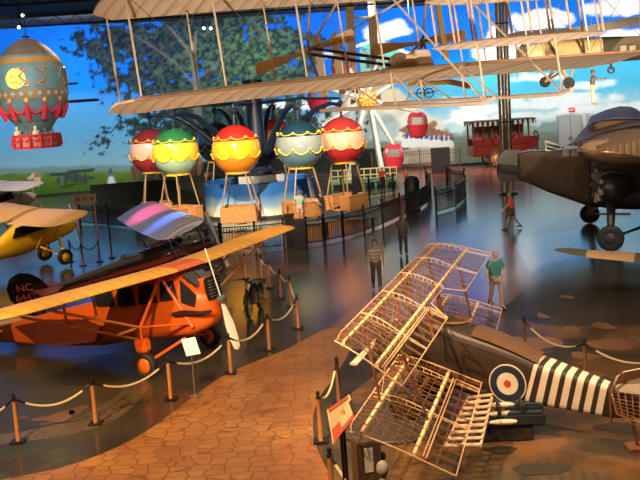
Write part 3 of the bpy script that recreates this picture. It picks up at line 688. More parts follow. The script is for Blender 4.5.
# ---------------------------------------------------------------- steel column near the bus
p = gd(509, 225); p = V((11.95, 60.0, 0)); 
px_ = pix((9.1, 46.5, 2))
t = thing('steel_column', 'tall shiny double pipe roof column behind the dark plane tail', 'column', (p.x, p.y, 0))
for dx, r in ((-.18, .2), (.22, .17)):
    q = MB(); q.lathe([(r, 0.02), (r, CEIL - .02)], 16, Matrix.Translation((dx, 0, 0)), cap=True); q.build('pipe', mat('chrome_pipe', (.42, .34, .26), .25, .55), t, smooth=True)
q = MB()
for z in (1.5, 4.5, 7.5, 10.5): q.box((.02, 0, z), (.9, .5, .1), bev=.02)
q.box((.02, 0, .06), (1.1, .8, .12)); q.build('clamp', M_iron, t)

# ---------------------------------------------------------------- antique red bus
bp_ = gd(505, 158); BY = 82.0; bx0 = at(468, 150, BY).x; bx1 = at(537, 150, BY).x; BLn = bx1 - bx0
t = thing('antique_bus', 'dark red antique bus with scalloped black roof at the back of the hall', 'bus', ((bx0 + bx1) / 2, BY, 0), rz=.10)
t.scale = (1, 1, 1.25)
M_bred = mat('bus_red', (.13, .014, .010), .35)
L = BLn; q = MB(); q.box((0, 0, 1.15), (L * .96, 2.1, .7), bev=.06); q.box((L * .42, 0, 1.5), (L * .16, 1.5, .9), bev=.08)
for x in np.linspace(-L * .46, L * .34, 7):
    for y in (-1, 1): q.box((x, y, 2.25), (.14, .08, 1.6))
q.box((-L * .06, -1.0, 1.72), (L * .8, .08, .45)); q.box((-L * .06, 1.0, 1.72), (L * .8, .08, .45)); q.build('body', M_bred, t)
q = MB(); q.box((-L * .03, 0, 3.1), (L * .96, 2.5, .16), bev=.05); rf = q.build('roof', M_iron, t)
q = MB()
n = 26
for y in (-1.27, 1.27):
    for k in range(n):
        x0 = -L * .5 + L * .95 * k / n; w_ = L * .95 / n; q.prism([(x0, y, 3.1), (x0 + w_ * .9, y, 3.1), (x0 + w_ * .8, y, 2.86), (x0 + w_ * .45, y, 2.78), (x0 + w_ * .1, y, 2.86)], (0, .02, 0), mi=k % 2)
split_by(q.build('fringe', [M_iron, mat('cream_fringe', (.35, .30, .22), .7)], rf), lambda c: c.y > 0)
q = MB(); q.box((-L * .06, 0, 2.3), (L * .76, .05, 1.0)); q.build('interior_panel', mat('dim_interior', (.12, .09, .07), .6), t)
q = MB()
for x in (-L * .36, -L * .06, L * .2): q.box((x, -.4, 1.85), (.7, .9, .5), bev=.1)
split_by(q.build('bench_seat', mat('red_leather', (.4, .05, .04), .5), t), lambda c: int(c.x > -L * .2) + int(c.x > L * .07))
for x in (-L * .16, L * .40):
    for y in (-1.18, 1.18):
        q = MB(); q.wheel((x, y, .62), (0, 1, 0), .6, .16, 24, rim=.86); wh = q.build('wheel', M_rubber, t)
        q = MB()
        for k in range(12): a = 2 * PI * k / 12; q.tube([(x, y, .62), (x + .52 * math.cos(a), y, .62 + .52 * math.sin(a))], .035, 5)
        q.disc((x, y, .62), (0, 1, 0), .13, .2, 12); q.lathe([(.53, -.05), (.53, .05), (.47, .05), (.47, -.05), (.53, -.05)], 24, Matrix.Translation((x, y, .62)) @ Matrix.Rotation(PI / 2, 4, 'X')); q.build('spokes', mat('wooden_spokes', (.75, .35, .12), .4), wh)
q = MB(); q.wheel((L * .5, -.2, 1.9), (1, .2, .2), .42, .1, 20, rim=.8); q.build('steering_wheel', M_iron, t)
# lockers, kiosk and drum
def on(x, y): return gd(x, y)
p = at(570, 150, 83.5); w_ = 2.1
t = thing('storage_cabinet', 'tall grey double door cabinet by the mural right of the bus', 'cabinet', (p.x, p.y, 0))
q = MB(); q.box((0, 0, 1.95), (w_, .6, 3.9), bev=.02); q.build('body', mat('locker_grey', (.34, .36, .36), .5), t)
for s in (-1, 1):
    q = MB(); q.box((s * w_ / 4, -.32, 1.95), (w_ / 2 - .08, .04, 3.7), bev=.01); d = q.build('door', mat('locker_door', (.40, .42, .42), .45), t)
    q = MB(); q.box((s * .1, -.37, 1.9), (.05, .05, .3)); q.build('handle', M_iron, d)
p = at(583, 150, 83.0)
q = MB(); q.box((0, 0, 2.05), (.5, .5, 4.1), bev=.03); q.box((0, -.27, 2.05), (.3, .06, 3.9), mi=1); o = q.build('white_pylon', [M_white, mat('locker_door', (.4, .42, .42))]); o.location = (p.x + .4, p.y, 0); tag(o, 'narrow white pylon standing right of the grey cabinet', 'pylon')
p = at(552, 150, 82.5); q = MB(); q.lathe([(.01, 1.5), (.62, 1.5), (.66, 1.4), (.66, .06), (.6, 0), (.01, 0)], 18); o = q.build('waste_drum', M_dark, smooth=True); o.location = (p.x, p.y, 0); tag(o, 'dark round drum standing left of the grey cabinet', 'drum')
# exit sign
p = at(571.5, 110, 85.5); q = MB(); q.box((0, 0, 0), (.58, .10, .40), bev=.02)
t = thing('exit_sign', 'small red EXIT sign on the mural above the dark drum', 'sign', (p.x, p.y - .1, p.z)); q.build('housing', mat('sign_red', (.6, .01, .02), .4, emit=.35), t)
text_mesh('EXIT', .24, 'letters', mat('sign_white', (.9, .8, .8), .5, emit=.5), t, Matrix.Translation((0, -.08, 0)) @ Matrix.Rotation(PI / 2, 4, 'X'))
# track lamps visible under the roof
for x, y, Y, lb in ((20, 27, 62, 'ceiling spotlight above the antique balloon'), (204, 28, 70, 'left lit ceiling spotlight in front of the painted tree'), (211, 28, 70, 'right lit ceiling spotlight in front of the painted tree'), (24, 15, 50, 'dim ceiling spotlight near the top left corner')):
    p = at(x, y, Y); t = thing('ceiling_spotlight', lb, 'spotlight', p, group='roof spotlights')
    q = MB(); q.tube([(0, 0, .1), (0, 0, CEIL - p.z - .005)], .03, 6); q.tube([(0, .25, .12), (0, -.22, -.03)], [.07, .11], 12); q.build('lamp_body', M_iron, t)
    e = 2 if 'dim' in lb else 14
    q = MB(); q.disc((0, -.24, -.04), (0, -1, -.4), .09, .03, 12); q.build('bulb', mat('lit_bulb_%d' % e, (1, .93, .8), .4, emit=e), t)
# low dark screen, added to darken the stretch behind the ride
q = MB(); a = at(92, 205, 69); b = at(318, 190, 71); d = V((b.x - a.x, b.y - a.y, 0)); L = d.length
q.box((L / 2, 0, .8), (L, .15, 1.6)); 
o = q.build('added_dark_screen', mat('dark_screen_green', (.016, .022, .014), .7, noise=.4, scale=1.5)); o.location = (a.x, a.y, 0); o.rotation_euler = (0, 0, math.atan2(d.y, d.x)); tag(o, 'long low dark green screen added to darken the space behind the balloon ride', 'partition')
# ---------------------------------------------------------------- black iron fences
def fence(px_pts, h, label, group, m=M_iron, step=.13, name='fence_section', maxlen=None, ptop=.12, posts=True):
    P = [gd(*p) for p in px_pts]; 
    for i, (a, b) in enumerate(zip(P, P[1:])):
        L = (b - a).length; d = (b - a).normalized(); rz = math.atan2(d.y, d.x)
        t = thing(name, label[i] if isinstance(label, list) else label, 'fence', (a.x, a.y, 0), rz=rz, group=group)
        q = MB(); q.box((0.04, 0, (h + ptop) / 2 + .01), (.085, .085, h + ptop)); q.ball((0.04, 0, h + ptop + .04), .07, 8); q.build('post', m, t)
        if i == len(P) - 2:
            q = MB(); q.box((L - .02, 0, (h + ptop) / 2 + .01), (.085, .085, h + ptop)); q.ball((L - .02, 0, h + ptop + .04), .07, 8); q.build('post', m, t)
        q = MB()
        for z in (h, h - .22, .14): q.box((L / 2 + .04, 0, z), (L - .1, .045, .045))
        split_by(q.build('rail', m, t), lambda c: int(c.z > .5) + int(c.z > h - .1))
        q = MB(); k = .15
        while k < L - .08: q.box((k, 0, h / 2 + .05), (.028, .028, h - .12)); k += step
        q.build('pickets', m, t)
A1 = [(222, 253), (255, 251), (285, 248)]
fence(A1, 1.15, ['black picket fence section under the orange wing tip', 'black picket fence section left of the dark bins'], 'front picket fence')
A2 = [(306, 246), (324, 243), (343, 239), (364, 233), (383, 226), (400, 218), (417, 212), (428, 204), (431, 194), (426, 186)]
fence(A2, 1.15, ['black picket fence section %s' % s for s in ('just right of the dark bins', 'second to the right of the dark bins', 'below the brown basket of the peach balloon', 'between the two close posts in the middle', 'behind the walking dark figure', 'right of the dark figure, before the bend', 'at the start of the right-hand bend', 'on the curve beside the tall bin', 'closing the curve toward the visitors')], 'front picket fence')
A3 = [(436, 214), (456, 208), (466, 199), (465, 190), (447, 187)]
fence(A3, 1.25, ['free-standing black fence section, %s' % s for s in ('its front run on the blue floor', 'right front corner', 'right curved end', 'back run')], 'free-standing picket fence')
A4 = [(341, 198), (369, 197), (394, 193)]
fence(A4, 1.15, ['black fence section behind the brown basket', 'black fence section in front of the small visitor in red'], 'inner picket fence')
A5 = [(80, 224), (108, 226), (136, 229), (160, 236), (192, 244), (221, 252)]
fence(A5, 1.15, ['dim picket fence section %s' % s for s in ('left end behind the yellow wing tip', 'behind the barrier posts at left', 'behind the blue pink wing', 'behind the dark biplane engine', 'between dark biplane and ride basket')], 'left picket fence')
A6 = [(372, 176), (396, 174), (420, 172), (440, 171), (461, 170)]
fence(A6, 1.75, ['brown trellis fence section %s' % s for s in ('at far left below the gondola', 'second from the left below the pavilion', 'with the dark gate beside it', 'at its right end')], 'brown trellis fence', m=mat('brown_fence', (.09, .055, .035), .6), step=.2)
p = gd(440, 172.5); q = MB(); q.box((0, 0, 1.05), (1.5, .5, 2.1), bev=.04); o = q.build('dark_booth', M_dark); o.location = (p.x, p.y - .8, 0); tag(o, 'dark box booth in front of the brown trellis fence', 'booth')
# dark bins and cabinets by the ride entrance
p = gd(291, 247); t = thing('queue_gate_cabinet', 'tall dark gate cabinet at the end of the left fence', 'cabinet', (p.x, p.y, 0)); q = MB(); q.box((0, 0, .72), (.42, .5, 1.44), bev=.03); q.build('body', M_iron, t)
q = MB(); q.box((0, 0, 1.49), (.5, .58, .06), bev=.02); q.build('lid', M_dark, t)
p = gd(300, 249); t = thing('trash_bin', 'black trash bin standing by the visitor in green shirt', 'bin', (p.x, p.y, 0)); q = MB(); q.box((0, 0, .62), (.6, .6, 1.24), bev=.04); q.build('body', M_iron, t); q = MB(); q.box((0, 0, 1.29), (.66, .66, .09), bev=.03); q.build('lid', M_dark, t)
p = gd(357, 193); t = thing('ride_control_box', 'tall dark control box beside the brown basket', 'box', (p.x, p.y, 0)); q = MB(); q.box((0, 0, 1.0), (.62, .5, 2.0), bev=.03); q.build('body', M_iron, t); q = MB(); q.box((0, -.27, 1.5), (.4, .04, .5)); q.build('panel', M_dark, t)
p = gd(414, 208); t = thing('tall_bin', 'tall dark bin inside the fence bend', 'bin', (p.x, p.y + .6, 0)); q = MB(); q.lathe([(.01, 0), (.42, 0), (.45, .1), (.45, 1.5), (.36, 1.75), (.01, 1.85)], 16); q.build('body', M_iron, t, smooth=True); q = MB(); q.lathe([(.46, 1.45), (.48, 1.5), (.46, 1.55)], 16); q.build('rim', M_dark, t)
# benches and white kerbs by the ride
for (x, y, w_, lb) in ((350, 228, 3.0, 'long pale bench inside the front picket fence'), (311, 232, 1.6, 'short pale bench in front of the visitor in green shirt')):
    p = gd(x, y); t = thing('bench', lb, 'bench', (p.x, p.y, 0), rz=.15); q = MB(); q.box((0, 0, .46), (w_, .42, .07), bev=.02); q.build('seat', mat('pale_stone', (.5, .42, .32), .5), t)
    for s in (-1, 1): q = MB(); q.box((s * w_ * .4, 0, .21), (.1, .36, .42)); q.build('leg', M_iron, t)
# notice board in front of the meadow
p = at(85, 200, 55); t = thing('notice_board', 'long tan notice board on posts in front of the painted meadow', 'sign', (p.x, p.y, 0)); z = at(85, 199, 55).z
q = MB(); q.box((0, 0, z), (1.3, .06, .55), bev=.01); q.build('panel', mat('tan_board', (.40, .30, .18), .6), t)
q = MB(); [q.ball((x, -.04, z), (.09, .02, .1), 8) for x in (-.4, 0, .4)]; q.build('motif', mat('brown_motif', (.16, .09, .05), .6), t)
for s in (-.5, .5): q = MB(); q.box((s, .05, z / 2), (.08, .06, z)); q.build('post', M_wood, t)
p = at(209, 178, 70); t = thing('info_sign', 'small pink and white sign left of the red yellow balloon rods', 'sign', (p.x, p.y, 0)); q = MB(); q.box((0, 0, p.z), (.62, .05, .8), bev=.01); q.build('panel', mat('pink_notice', (.7, .5, .45), .5), t); q = MB(); q.box((0, .04, p.z / 2), (.07, .05, p.z)); q.build('post', M_iron, t)
# ---------------------------------------------------------------- 1903 style biplane hanging overhead
M_mus = ribbed('unbleached_muslin', (.62, .48, .33), (.46, .33, .21), .95, 'Y', .75, bump=.35)
M_spruce = mat('spruce_wood', (.60, .45, .30), .5, noise=.25)
M_dkwood = mat('dark_spruce', (.22, .12, .06), .5, noise=.3)
M_wire = mat('rigging_wire', (.16, .13, .10), .4, .6)
fly = thing('antique_biplane', 'pioneer biplane of tan muslin and spruce struts hanging overhead across the top', 'airplane', (2.05, 21.0, 6.98), rot=(math.radians(2.0), math.radians(-8), math.radians(-65.2)))
def fwing(z, hs=6.4, c0=.95, c1=-1.05, droop=.0):
    q = MB(); rings = []
    for u in np.linspace(-1, 1, 25):
        y = hs * u; e = min(1, (1 - abs(u)) / .07); e = math.sqrt(max(.02, 1 - (1 - e) ** 2)); 
        rings.append(airfoil((c0 - .02 - .25 * (1 - e), y, z - droop * u * u), (c1 + .75 * (1 - e), y, z - droop * u * u), (0, 0, 1), .38, .045))
    q.loft(rings); return q.build('lower_wing' if z < 1 else 'upper_wing', M_mus, fly, smooth=True)
fwing(0, droop=.1); fwing(1.9, droop=.1)
for z in (0, 1.9):
    q = MB(); q.tube([(.93, y, z - .1 * (y / 6.5) ** 2 + .0) for y in np.linspace(-6.2, 6.2, 13)], .035, 6); q.build('leading_spar', M_dkwood, fly)
ST = [-6.05, -4.4, -2.7, -.95, .95, 2.7, 4.4, 6.2]
for y in ST:
    for x in (.85, -.75):
        q = MB(); dz = -.1 * (y / 6.6) ** 2; q.tube([(x, y, .04 + dz), (x, y, .95 + dz), (x, y, 1.88 + dz)], [.016, .025, .016], 6); q.build('strut', M_spruce, fly)
q = MB()
for a, b in zip(ST, ST[1:]):
    if a > -1 and b < 1: continue
    q.tube([(.85, a, .05), (.85, b, 1.85)], .007, 4); q.tube([(.85, a, 1.85), (.85, b, .05)], .007, 4); q.tube([(-.75, a, .05), (-.75, b, 1.85)], .007, 4)
q.build('bracing_wires', M_wire, fly)
for s in (-.85, .85):        # landing skids with canard struts
    q = MB(); q.tube([(-2.6, s, -.25), (0, s, -.60), (3.2, s, -1.05), (3.9, s, -1.14), (4.25, s, -1.12)], .05, 6, flat=.8); q.build('skid', M_spruce, fly)
    for a, b in (((.9, s, 0), (.9, s, -.72)), ((-.75, s, 0), (-.75, s, -.5)), ((.9, s, 1.85), (4.0, s, -1.14)), ((.9, s, 0), (2.0, s, -.88)), ((4.0, s, .65), (4.0, s, -1.14)), ((-.75, s, 0), (.4, s, -.65)), ((-.75, s, 0), (-1.6, s, -.38))):
        q = MB(); q.tube([a, b], .022, 6); q.build('skid_strut', M_spruce, fly)
for k, z in enumerate((-.16, .62)):
    q = MB(); rings = []
    for u in np.linspace(-1, 1, 15):
        e = math.sqrt(max(.03, 1 - abs(u) ** 3)); rings.append(airfoil((4.15 + .42 * e, 1.85 * u, z), (4.15 - .38 * e, 1.85 * u, z), (0, 0, 1), .45, .05))
    q.loft(rings); q.build('elevator_surface', M_mus, fly, smooth=True)
for y in (-1.6, -.85, 0, .85, 1.6):
    for x in (4.45, 3.9):
        q = MB(); q.tube([(x, y, -.16), (x, y, .64)], .022, 6); q.build('elevator_strut', M_spruce, fly)
for y in (-1.5, 1.5):      # propellers
    q = MB(); hubp = V((-1.55, y, .98)); ang = math.radians(14 if y < 0 else 4)
    for s in (1, -1):
        rings = []
        for u, w, tw in ((.03, .05, 0), (.25, .05, .5), (.5, .09, .45), (.8, .13, .35), (.97, .14, .3), (1.0, .08, .3)):
            c = hubp + V((0, s * math.cos(ang) * 1.3 * u, s * math.sin(ang) * 1.3 * u)); e = V((math.sin(tw), -math.sin(ang) * math.cos(tw), math.cos(ang) * math.cos(tw))).normalized(); nrm = e.cross(V((0, math.cos(ang), math.sin(ang)))).normalized()
            rings.append([c + e * w, c + nrm * .02, c - e * w, c - nrm * .02])
        q.loft(rings)
    q.tube([hubp - V((.15, 0, 0)), hubp + V((.15, 0, 0))], .05, 8); q.build('propeller', mat('tan_propeller', (.66, .42, .20), .4), fly)
    q = MB(); q.tube([(-1.0, y, 1.9), hubp + V((.1, 0, 0)), (-1.0, y, .02)], .03, 6); q.tube([(-.75, y, .98), hubp], .03, 6); q.build('propeller_mount', M_dkwood, fly)
    q = MB()
    for dz in (.07, -.07): q.tube([hubp + V((.08, 0, dz)), (-.1, .25 * (1 if y > 0 else -1), .35 + dz)], .035, 6)
    q.build('chain_guide', M_iron, fly)
q = MB(); q.box((-.1, .35, .32), (.85, .42, .34), bev=.04); q.disc((-.7, .35, .34), (1, 0, 0), .3, .06, 20)
for x in (-.35, -.12, .12, .3): q.tube([(x, .15, .32), (x, -.12, .36)], .08, 8)
q.build('engine', mat('tan_engine', (.78, .58, .36), .45, .1), fly, smooth=True)
q = MB(); q.box((.85, .55, .95), (.05, .12, 1.6)); q.build('radiator', mat('brass_tube', (.4, .27, .1), .4, .7), fly)
q = MB()
for s in (-.3, .3): q.tube([(.0, s - .5, .14), (.3, s - .5, .14), (.3, s - .5, .05)], .03, 6)
q.box((.1, -.5, .1), (.9, .6, .05)); q.build('pilot_cradle', M_dkwood, fly)
for s in (-.25, .25):
    q = MB(); q.prism([(-3.7, s, .2), (-3.35, s, .2), (-3.3, s, 1.2), (-3.4, s, 1.75), (-3.7, s, 1.7)], (0, .03, 0)); q.build('rudder', M_mus, fly)
for y, z in ((-.85, .05), (.85, .05), (-.85, 1.88), (.85, 1.88)):
    q = MB(); q.tube([(-1.0, y, z), (-3.5, y * .35, .3 if z < 1 else 1.6)], .025, 6); q.build('tail_boom', M_spruce, fly)
RX = fly.rotation_euler.to_matrix()
for (x, y) in ((.5, -4.4), (.5, 4.4), (-.7, -2.7), (-.7, 2.7)):     # cables up to the roof
    top = V(fly.location) + RX @ V((x, y, 1.9)); u = RX.transposed() @ (V((top.x, top.y, CEIL - .01)) - V(fly.location)); q = MB(); q.tube([(x, y, 1.92), u], .006, 4); q.build('roof_cable', M_wire, fly)
# mannequin pilot lying on the lower wing (prone)
def skin_mesh(verts, edges, radii, sub=1):
    me = bpy.data.meshes.new('sk'); me.from_pydata([tuple(v) for v in verts], edges, []); o = bpy.data.objects.new('sk', me); C.objects.link(o)
    md = o.modifiers.new('s', 'SKIN'); md.use_smooth_shade = True; sk = me.skin_vertices[0].data
    for i, r in enumerate(radii):
        sk[i].radius = (r, r) if not isinstance(r, tuple) else r; sk[i].use_root = (i == 0)
    m2 = o.modifiers.new('ss', 'SUBSURF'); m2.levels = sub; m2.render_levels = sub
    dg = bpy.context.evaluated_depsgraph_get(); res = bpy.data.meshes.new_from_object(o.evaluated_get(dg)); bpy.data.objects.remove(o); return res
# ---------------------------------------------------------------- orange and yellow high wing plane
M_or = mat('orange_dope', (.80, .13, .015), .32, noise=.06, coat=.3); M_yd = ribbed('yellow_dope', (.86, .44, .04), (.74, .33, .03), .8, 'Y', .42, bump=.18)
M_maroon = mat('maroon_dope', (.13, .028, .015), .35); M_glass = mat('dark_cabin_glass', (.02, .022, .026), .08, coat=.5)
rob = thing('high_wing_airplane', 'orange high wing cabin plane with yellow wings and white propeller blades', 'airplane', (-3.85, 24.7, 0), rot=(0, math.radians(-9), math.radians(-26.5)))
secs = [(-6.9, .62, .10, .12, .34), (-5.6, .76, .22, .40, .6), (-4.0, .92, .5, .7, 1.0), (-2.4, 1.12, .78, .95, 1.25), (-1.4, 1.50, 1.0, 1.0, 1.62), (-.2, 1.53, 1.05, 1.0, 1.66), (.75, 1.50, 1.05, 1.0, 1.62), (.98, 1.38, 1.0, .95, 1.24), (1.2, 1.36, .86, .9, 1.08), (1.38, 1.38, .66, .7, .88), (1.48, 1.40, .36, .4, .50)]
q = MB(); q.loft([srr((x, 0, z), (0, 1, 0), (0, 0, 1), w, h, 20, 3.6) for x, z, w, _, h in secs], mi=lambda i, k: 1 if i < 1 else 0); fus = q.build('fuselage', [M_or, M_maroon], rob, smooth=True)
q = MB()   # dark side flash
for s in (-1, 1):
    y = s
    q.prism([(-5.4, s * .16, .98), (-4.6, s * .30, .54), (-3.6, s * .52, .56), (-2.2, s * .53, .74), (-1.9, s * .53, 1.16), (-2.5, s * .50, 1.34), (-4.0, s * .3, 1.25)], (0, s * .03, 0))
split_by(q.build('side_flash', M_maroon, fus), lambda c: c.y > 0)
q = MB()
for s in (-1, 1):
    for x0, x1 in ((-2.0, -1.35), (-1.25, -.65), (-.55, .05), (.15, .7)): q.prism([(x0, s * .535, 1.72), (x1, s * .535, 1.72), (x1 - .04, s * .52, 2.22), (x0 + .1, s * .52, 2.22)], (0, s * .015, 0))
split_by(q.build('side_window', M_glass, fus), lambda c: (c.y > 0, int((c.x + 2.05) / .7)))
q = MB(); 
for s in (-1, 1): q.prism([(.78, s * .54, 1.62), (1.12, s * .50, 1.45), (1.22, s * .44, 1.74), (.86, s * .50, 2.2)], (.0, s * .02, 0)); q.prism([(1.24, s * .03, 1.95), (1.24, s * .43, 1.93), (.90, s * .45, 2.26), (.90, s * .03, 2.30)], (.05, 0, .03))
q.build('windshield', M_glass, fus)
q = MB(); q.box((1.12, 0, 1.80), (.72, .56, .62), bev=.1)
for k in range(8): q.box((.90 + k * .07, -.30, 1.84), (.03, .06, .24), bev=.01)
q.build('engine_cowl', M_or, fus, smooth=True)
q = MB(); q.tube([(1.6, -.50, 1.30), (1.35, -.56, 1.28), (.8, -.60, 1.36), (.5, -.62, 1.36)], [.04, .07, .08, .06], 8); q.build('exhaust_pipe', mat('exhaust_steel', (.10, .07, .06), .3, .8), fus, smooth=True)
q = MB(); q.box((1.46, 0, 1.82), (.12, .60, .58), bev=.03, mi=0)
for k in range(6): q.box((1.53, 0, 1.62 + .08 * k), (.03, .56, .02), mi=1)
q.build('radiator_grille', [M_iron, M_steel], fus)
def pwing(par, nm, y0, y1, xle, xte, z0, z1, m, tk=1.0, n=10, tip=.5):
    q = MB(); rings = []
    for u in np.linspace(0, 1, n):
        y = lerp(y0, y1, u); d = abs(y1 - y) / abs(tip); e = 1 if d > 1 else math.sqrt(max(.04, 1 - (1 - d) ** 2)); c = (xle + xte) / 2; hw = (xle - xte) / 2
        rings.append(airfoil((c + hw * e, y, lerp(z0, z1, u)), (c - hw * e, y, lerp(z0, z1, u)), (0, 0, 1), tk * e))
    q.loft(rings); return q.build(nm, m, par, smooth=True)
pwing(rob, 'wing', -.6, -6.5, .95, -1.0, 2.42, 2.58, M_yd, n=24, tip=.8); pwing(rob, 'wing', .6, 6.5, .95, -1.0, 2.42, 2.58, M_yd, n=24, tip=.8)
q = MB(); q.loft([airfoil((.96, y, 2.43), (-1.0, y, 2.43), (0, 0, 1)) for y in (-.62, 0, .62)]); q.build('wing_centre', M_or, rob, smooth=True)
for s in (-1, 1):
    O = V((0.1, s * 1.5, 1.28)); W_ = V((0, s * 1.5, .34))
    q = MB(); q.tube([O, (.35, s * .6, 2.38)], .045, 8); q.tube([(.35, s * .6, 2.38), (.95, s * .52, .95)], .045, 8); q.tube([O, (.9, s * .5, 1.05)], .035, 6); q.tube([O, (-.7, s * .5, .85)], .035, 6); q.build('cabane_strut', M_or, rob)
    q = MB(); q.tube([O, W_ + V((0, 0, .05))], .035, 8); q.tube([W_, (.6, s * .45, .68)], .04, 8); q.tube([W_, (-.55, s * .45, .72)], .04, 8); q.box(O.lerp(W_, .48), (.34, .26, .34), bev=.04); q.build('landing_gear_leg', M_or, rob)
    q = MB()
    q.tube([O, (.35, s * 4.6, 2.38)], .035, 6); q.tube([O + V((-.8, 0, -.12)), (-.6, s * 4.6, 2.36)], .035, 6); q.tube([(.30, s * 3.2, 1.92), (.3, s * 3.2, 2.42)], .03, 6); q.tube([(-.64, s * 3.2, 1.85), (-.62, s * 3.2, 2.38)], .03, 6); q.tube([(.3, s * 3.2, 1.92), (-.64, s * 3.2, 1.85)], .025, 6); q.tube([O, O + V((-.8, 0, -.12)), (-.9, s * .45, .8)], .035, 6); q.build('wing_strut', mat('pale_orange_strut', (.85, .33, .09), .4), rob)
    q = MB(); q.wheel(W_ - V((0, 0, .02)), (0, 1, 0), .33, .2, 28, rim=.58); wh = q.build('wheel', M_rubber, rob, smooth=True)
    q = MB(); q.disc(W_ - V((0, 0, .02)), (0, 1, 0), .20, .14, 20, dome=.5); q.build('wheel_hub', M_or, wh, smooth=True)
q = MB(); hp = V((1.64, 0, 1.48)); pa = math.radians(100)
dirp = V((0, math.cos(pa), math.sin(pa)))
for s in (1, -1):
    rings = []
    for u, w in ((.04, .05), (.2, .07), (.5, .13), (.8, .12), (.96, .09), (1.0, .03)):
        c = hp + dirp * (s * 1.4 * u); e = (V((0, dirp.z, -dirp.y)) + V((.6 if s < 0 else -1.5, 0, 0))).normalized(); nn_ = e.cross(dirp).normalized(); rings.append([c + e * w, c + nn_ * .025, c - e * w, c - nn_ * .025]) if s < 0 else rings.append([c + e * w * .4, c + nn_ * .02, c - e * w * .4, c - nn_ * .02])
    q.loft(rings)
pr = q.build('propeller', mat('pale_propeller', (.85, .80, .68), .3, 0), rob, smooth=True); q = MB(); q.disc(hp, (1, 0, 0), .12, .14, 16); q.build('spinner', M_steel, pr, smooth=True)
q = MB(); q.prism([(-6.3, -.02, .8), (-6.9, -.02, 1.75), (-7.2, -.02, 1.85), (-7.5, -.02, 1.6), (-7.5, -.02, .6), (-6.9, -.02, .5)], (0, .05, 0)); q.build('rudder', M_or, rob)
for s in (-1, 1): q = MB(); q.prism([(-6.0, s * .05, .78), (-6.3, s * 1.6, .8), (-6.9, s * 1.7, .8), (-7.2, s * .05, .78)], (0, 0, .05)); q.build('tailplane', M_yd, rob)
q = MB(); q.tube([(-6.4, 0, .5), (-6.8, 0, .05)], .04, 6); q.build('tail_skid', M_iron, rob)
def droop(t, ang, x0=-.9):
    k = math.tan(ang)
    for o in t.children_recursive:
        if o.type == 'MESH':
            for v in o.data.vertices:
                if v.co.x < x0: v.co.z += (x0 - v.co.x) * k
rob_a = math.radians(9); droop(rob, rob_a * .85)

# ---------------------------------------------------------------- black biplane
M_bk = mat('glossy_black_dope', (.012, .010, .011), .16, coat=.6); M_stripe = mat('dark_red_stripe', (.22, .03, .02), .3)
wac = thing('open_cockpit_biplane', 'black open cockpit biplane with red NC 644Y on its rounded tail', 'airplane', (-5.0, 34.7, 0), rot=(0, math.radians(-12), math.radians(21)))
secs = [(-5.1, .85, .08, .30), (-4.2, .95, .22, .48), (-3.0, 1.12, .48, .72), (-1.8, 1.3, .72, .95), (-.8, 1.40, .82, 1.05), (.2, 1.45, .86, 1.08), (.9, 1.45, .84, 1.0), (1.15, 1.45, .8, .9)]
q = MB(); q.loft([srr((x, 0, z), (0, 1, 0), (0, 0, 1), w, h, 20, 3) for x, z, w, h in secs]); fus = q.build('fuselage', M_bk, wac, smooth=True)
q = MB()
for s in (-1, 1):
    P0 = []; P1 = []
    for x, z, w, h in secs: P0.append((x, s * (w / 2 + .012), z + h * .10)); P1.append((x, s * (w / 2 + .012), z - h * .06))
    q.loft([P0, P1], closed=False)
split_by(q.build('side_stripe', M_stripe, fus), lambda c: c.y > 0)
q = MB(); q.lathe([(.30, -.02), (.34, .0), (.30, .03)], 20, Matrix.Translation((-1.55, 0, 1.78)) @ Matrix.Diagonal((1.2, .9, 1, 1))); q.lathe([(.30, -.02), (.34, .0), (.30, .03)], 20, Matrix.Translation((-.45, 0, 1.94)) @ Matrix.Diagonal((1.2, .9, 1, 1))); q.build('cockpit_rim', mat('brown_leather', (.16, .07, .03), .6), fus)
q = MB()
for x, z in ((-1.15, 1.85), (-.05, 2.0)): q.prism([(x, -.3, z), (x, .3, z), (x - .12, .22, z + .25), (x - .12, -.22, z + .25)], (.015, 0, 0))
q.build('windscreen', mat('clear_screen', (.5, .5, .5), .1, alpha=.35), fus)
q = MB(); rp_ = [(-4.55, 1.05), (-4.75, 1.45), (-5.05, 1.72), (-5.4, 1.80), (-5.75, 1.65), (-5.95, 1.3), (-5.95, .9), (-5.75, .55), (-5.4, .38), (-5.1, .6)]
q.prism([(x, -.03, z) for x, z in rp_], (0, .06, 0)); rd = q.build('rudder', M_bk, wac)
Mt = Matrix.Translation((-5.38, -.045, 1.24)) @ Matrix.Rotation(PI / 2, 4, 'X'); mtxt = mat('tail_letter_red', (.75, .12, .06), .4)
text_mesh('NC', .36, 'tail_letters', mtxt, rd, Mt); text_mesh('644Y', .36, 'tail_letters', mtxt, rd, Matrix.Translation((-5.40, -.045, .90)) @ Matrix.Rotation(PI / 2, 4, 'X'))
for s in (-1, 1): q = MB(); q.prism([(-4.1, s * .1, 1.08), (-4.5, s * 1.2, 1.08), (-4.95, s * 1.45, 1.08), (-5.2, s * .1, 1.08)], (0, 0, .05)); q.build('tailplane', mat('brick_red_dope', (.30, .05, .03), .35), wac)
M_silv = ribbed('silver_blue_wing', (.40, .40, .52), (.14, .15, .26), .75, 'Y', .32, metal=.25, bump=.8)
pwing(wac, 'upper_wing', -.0, -4.5, .55, -1.15, 2.75, 2.85, M_silv, n=20, tip=.9); pwing(wac, 'upper_wing', .0, 4.5, .55, -1.15, 2.75, 2.85, M_silv, n=20, tip=.9)
for o in wac.children:
    if o.name.startswith('upper_wing'):
        for v in o.data.vertices: v.co.z += (v.co.x + .3) * .12
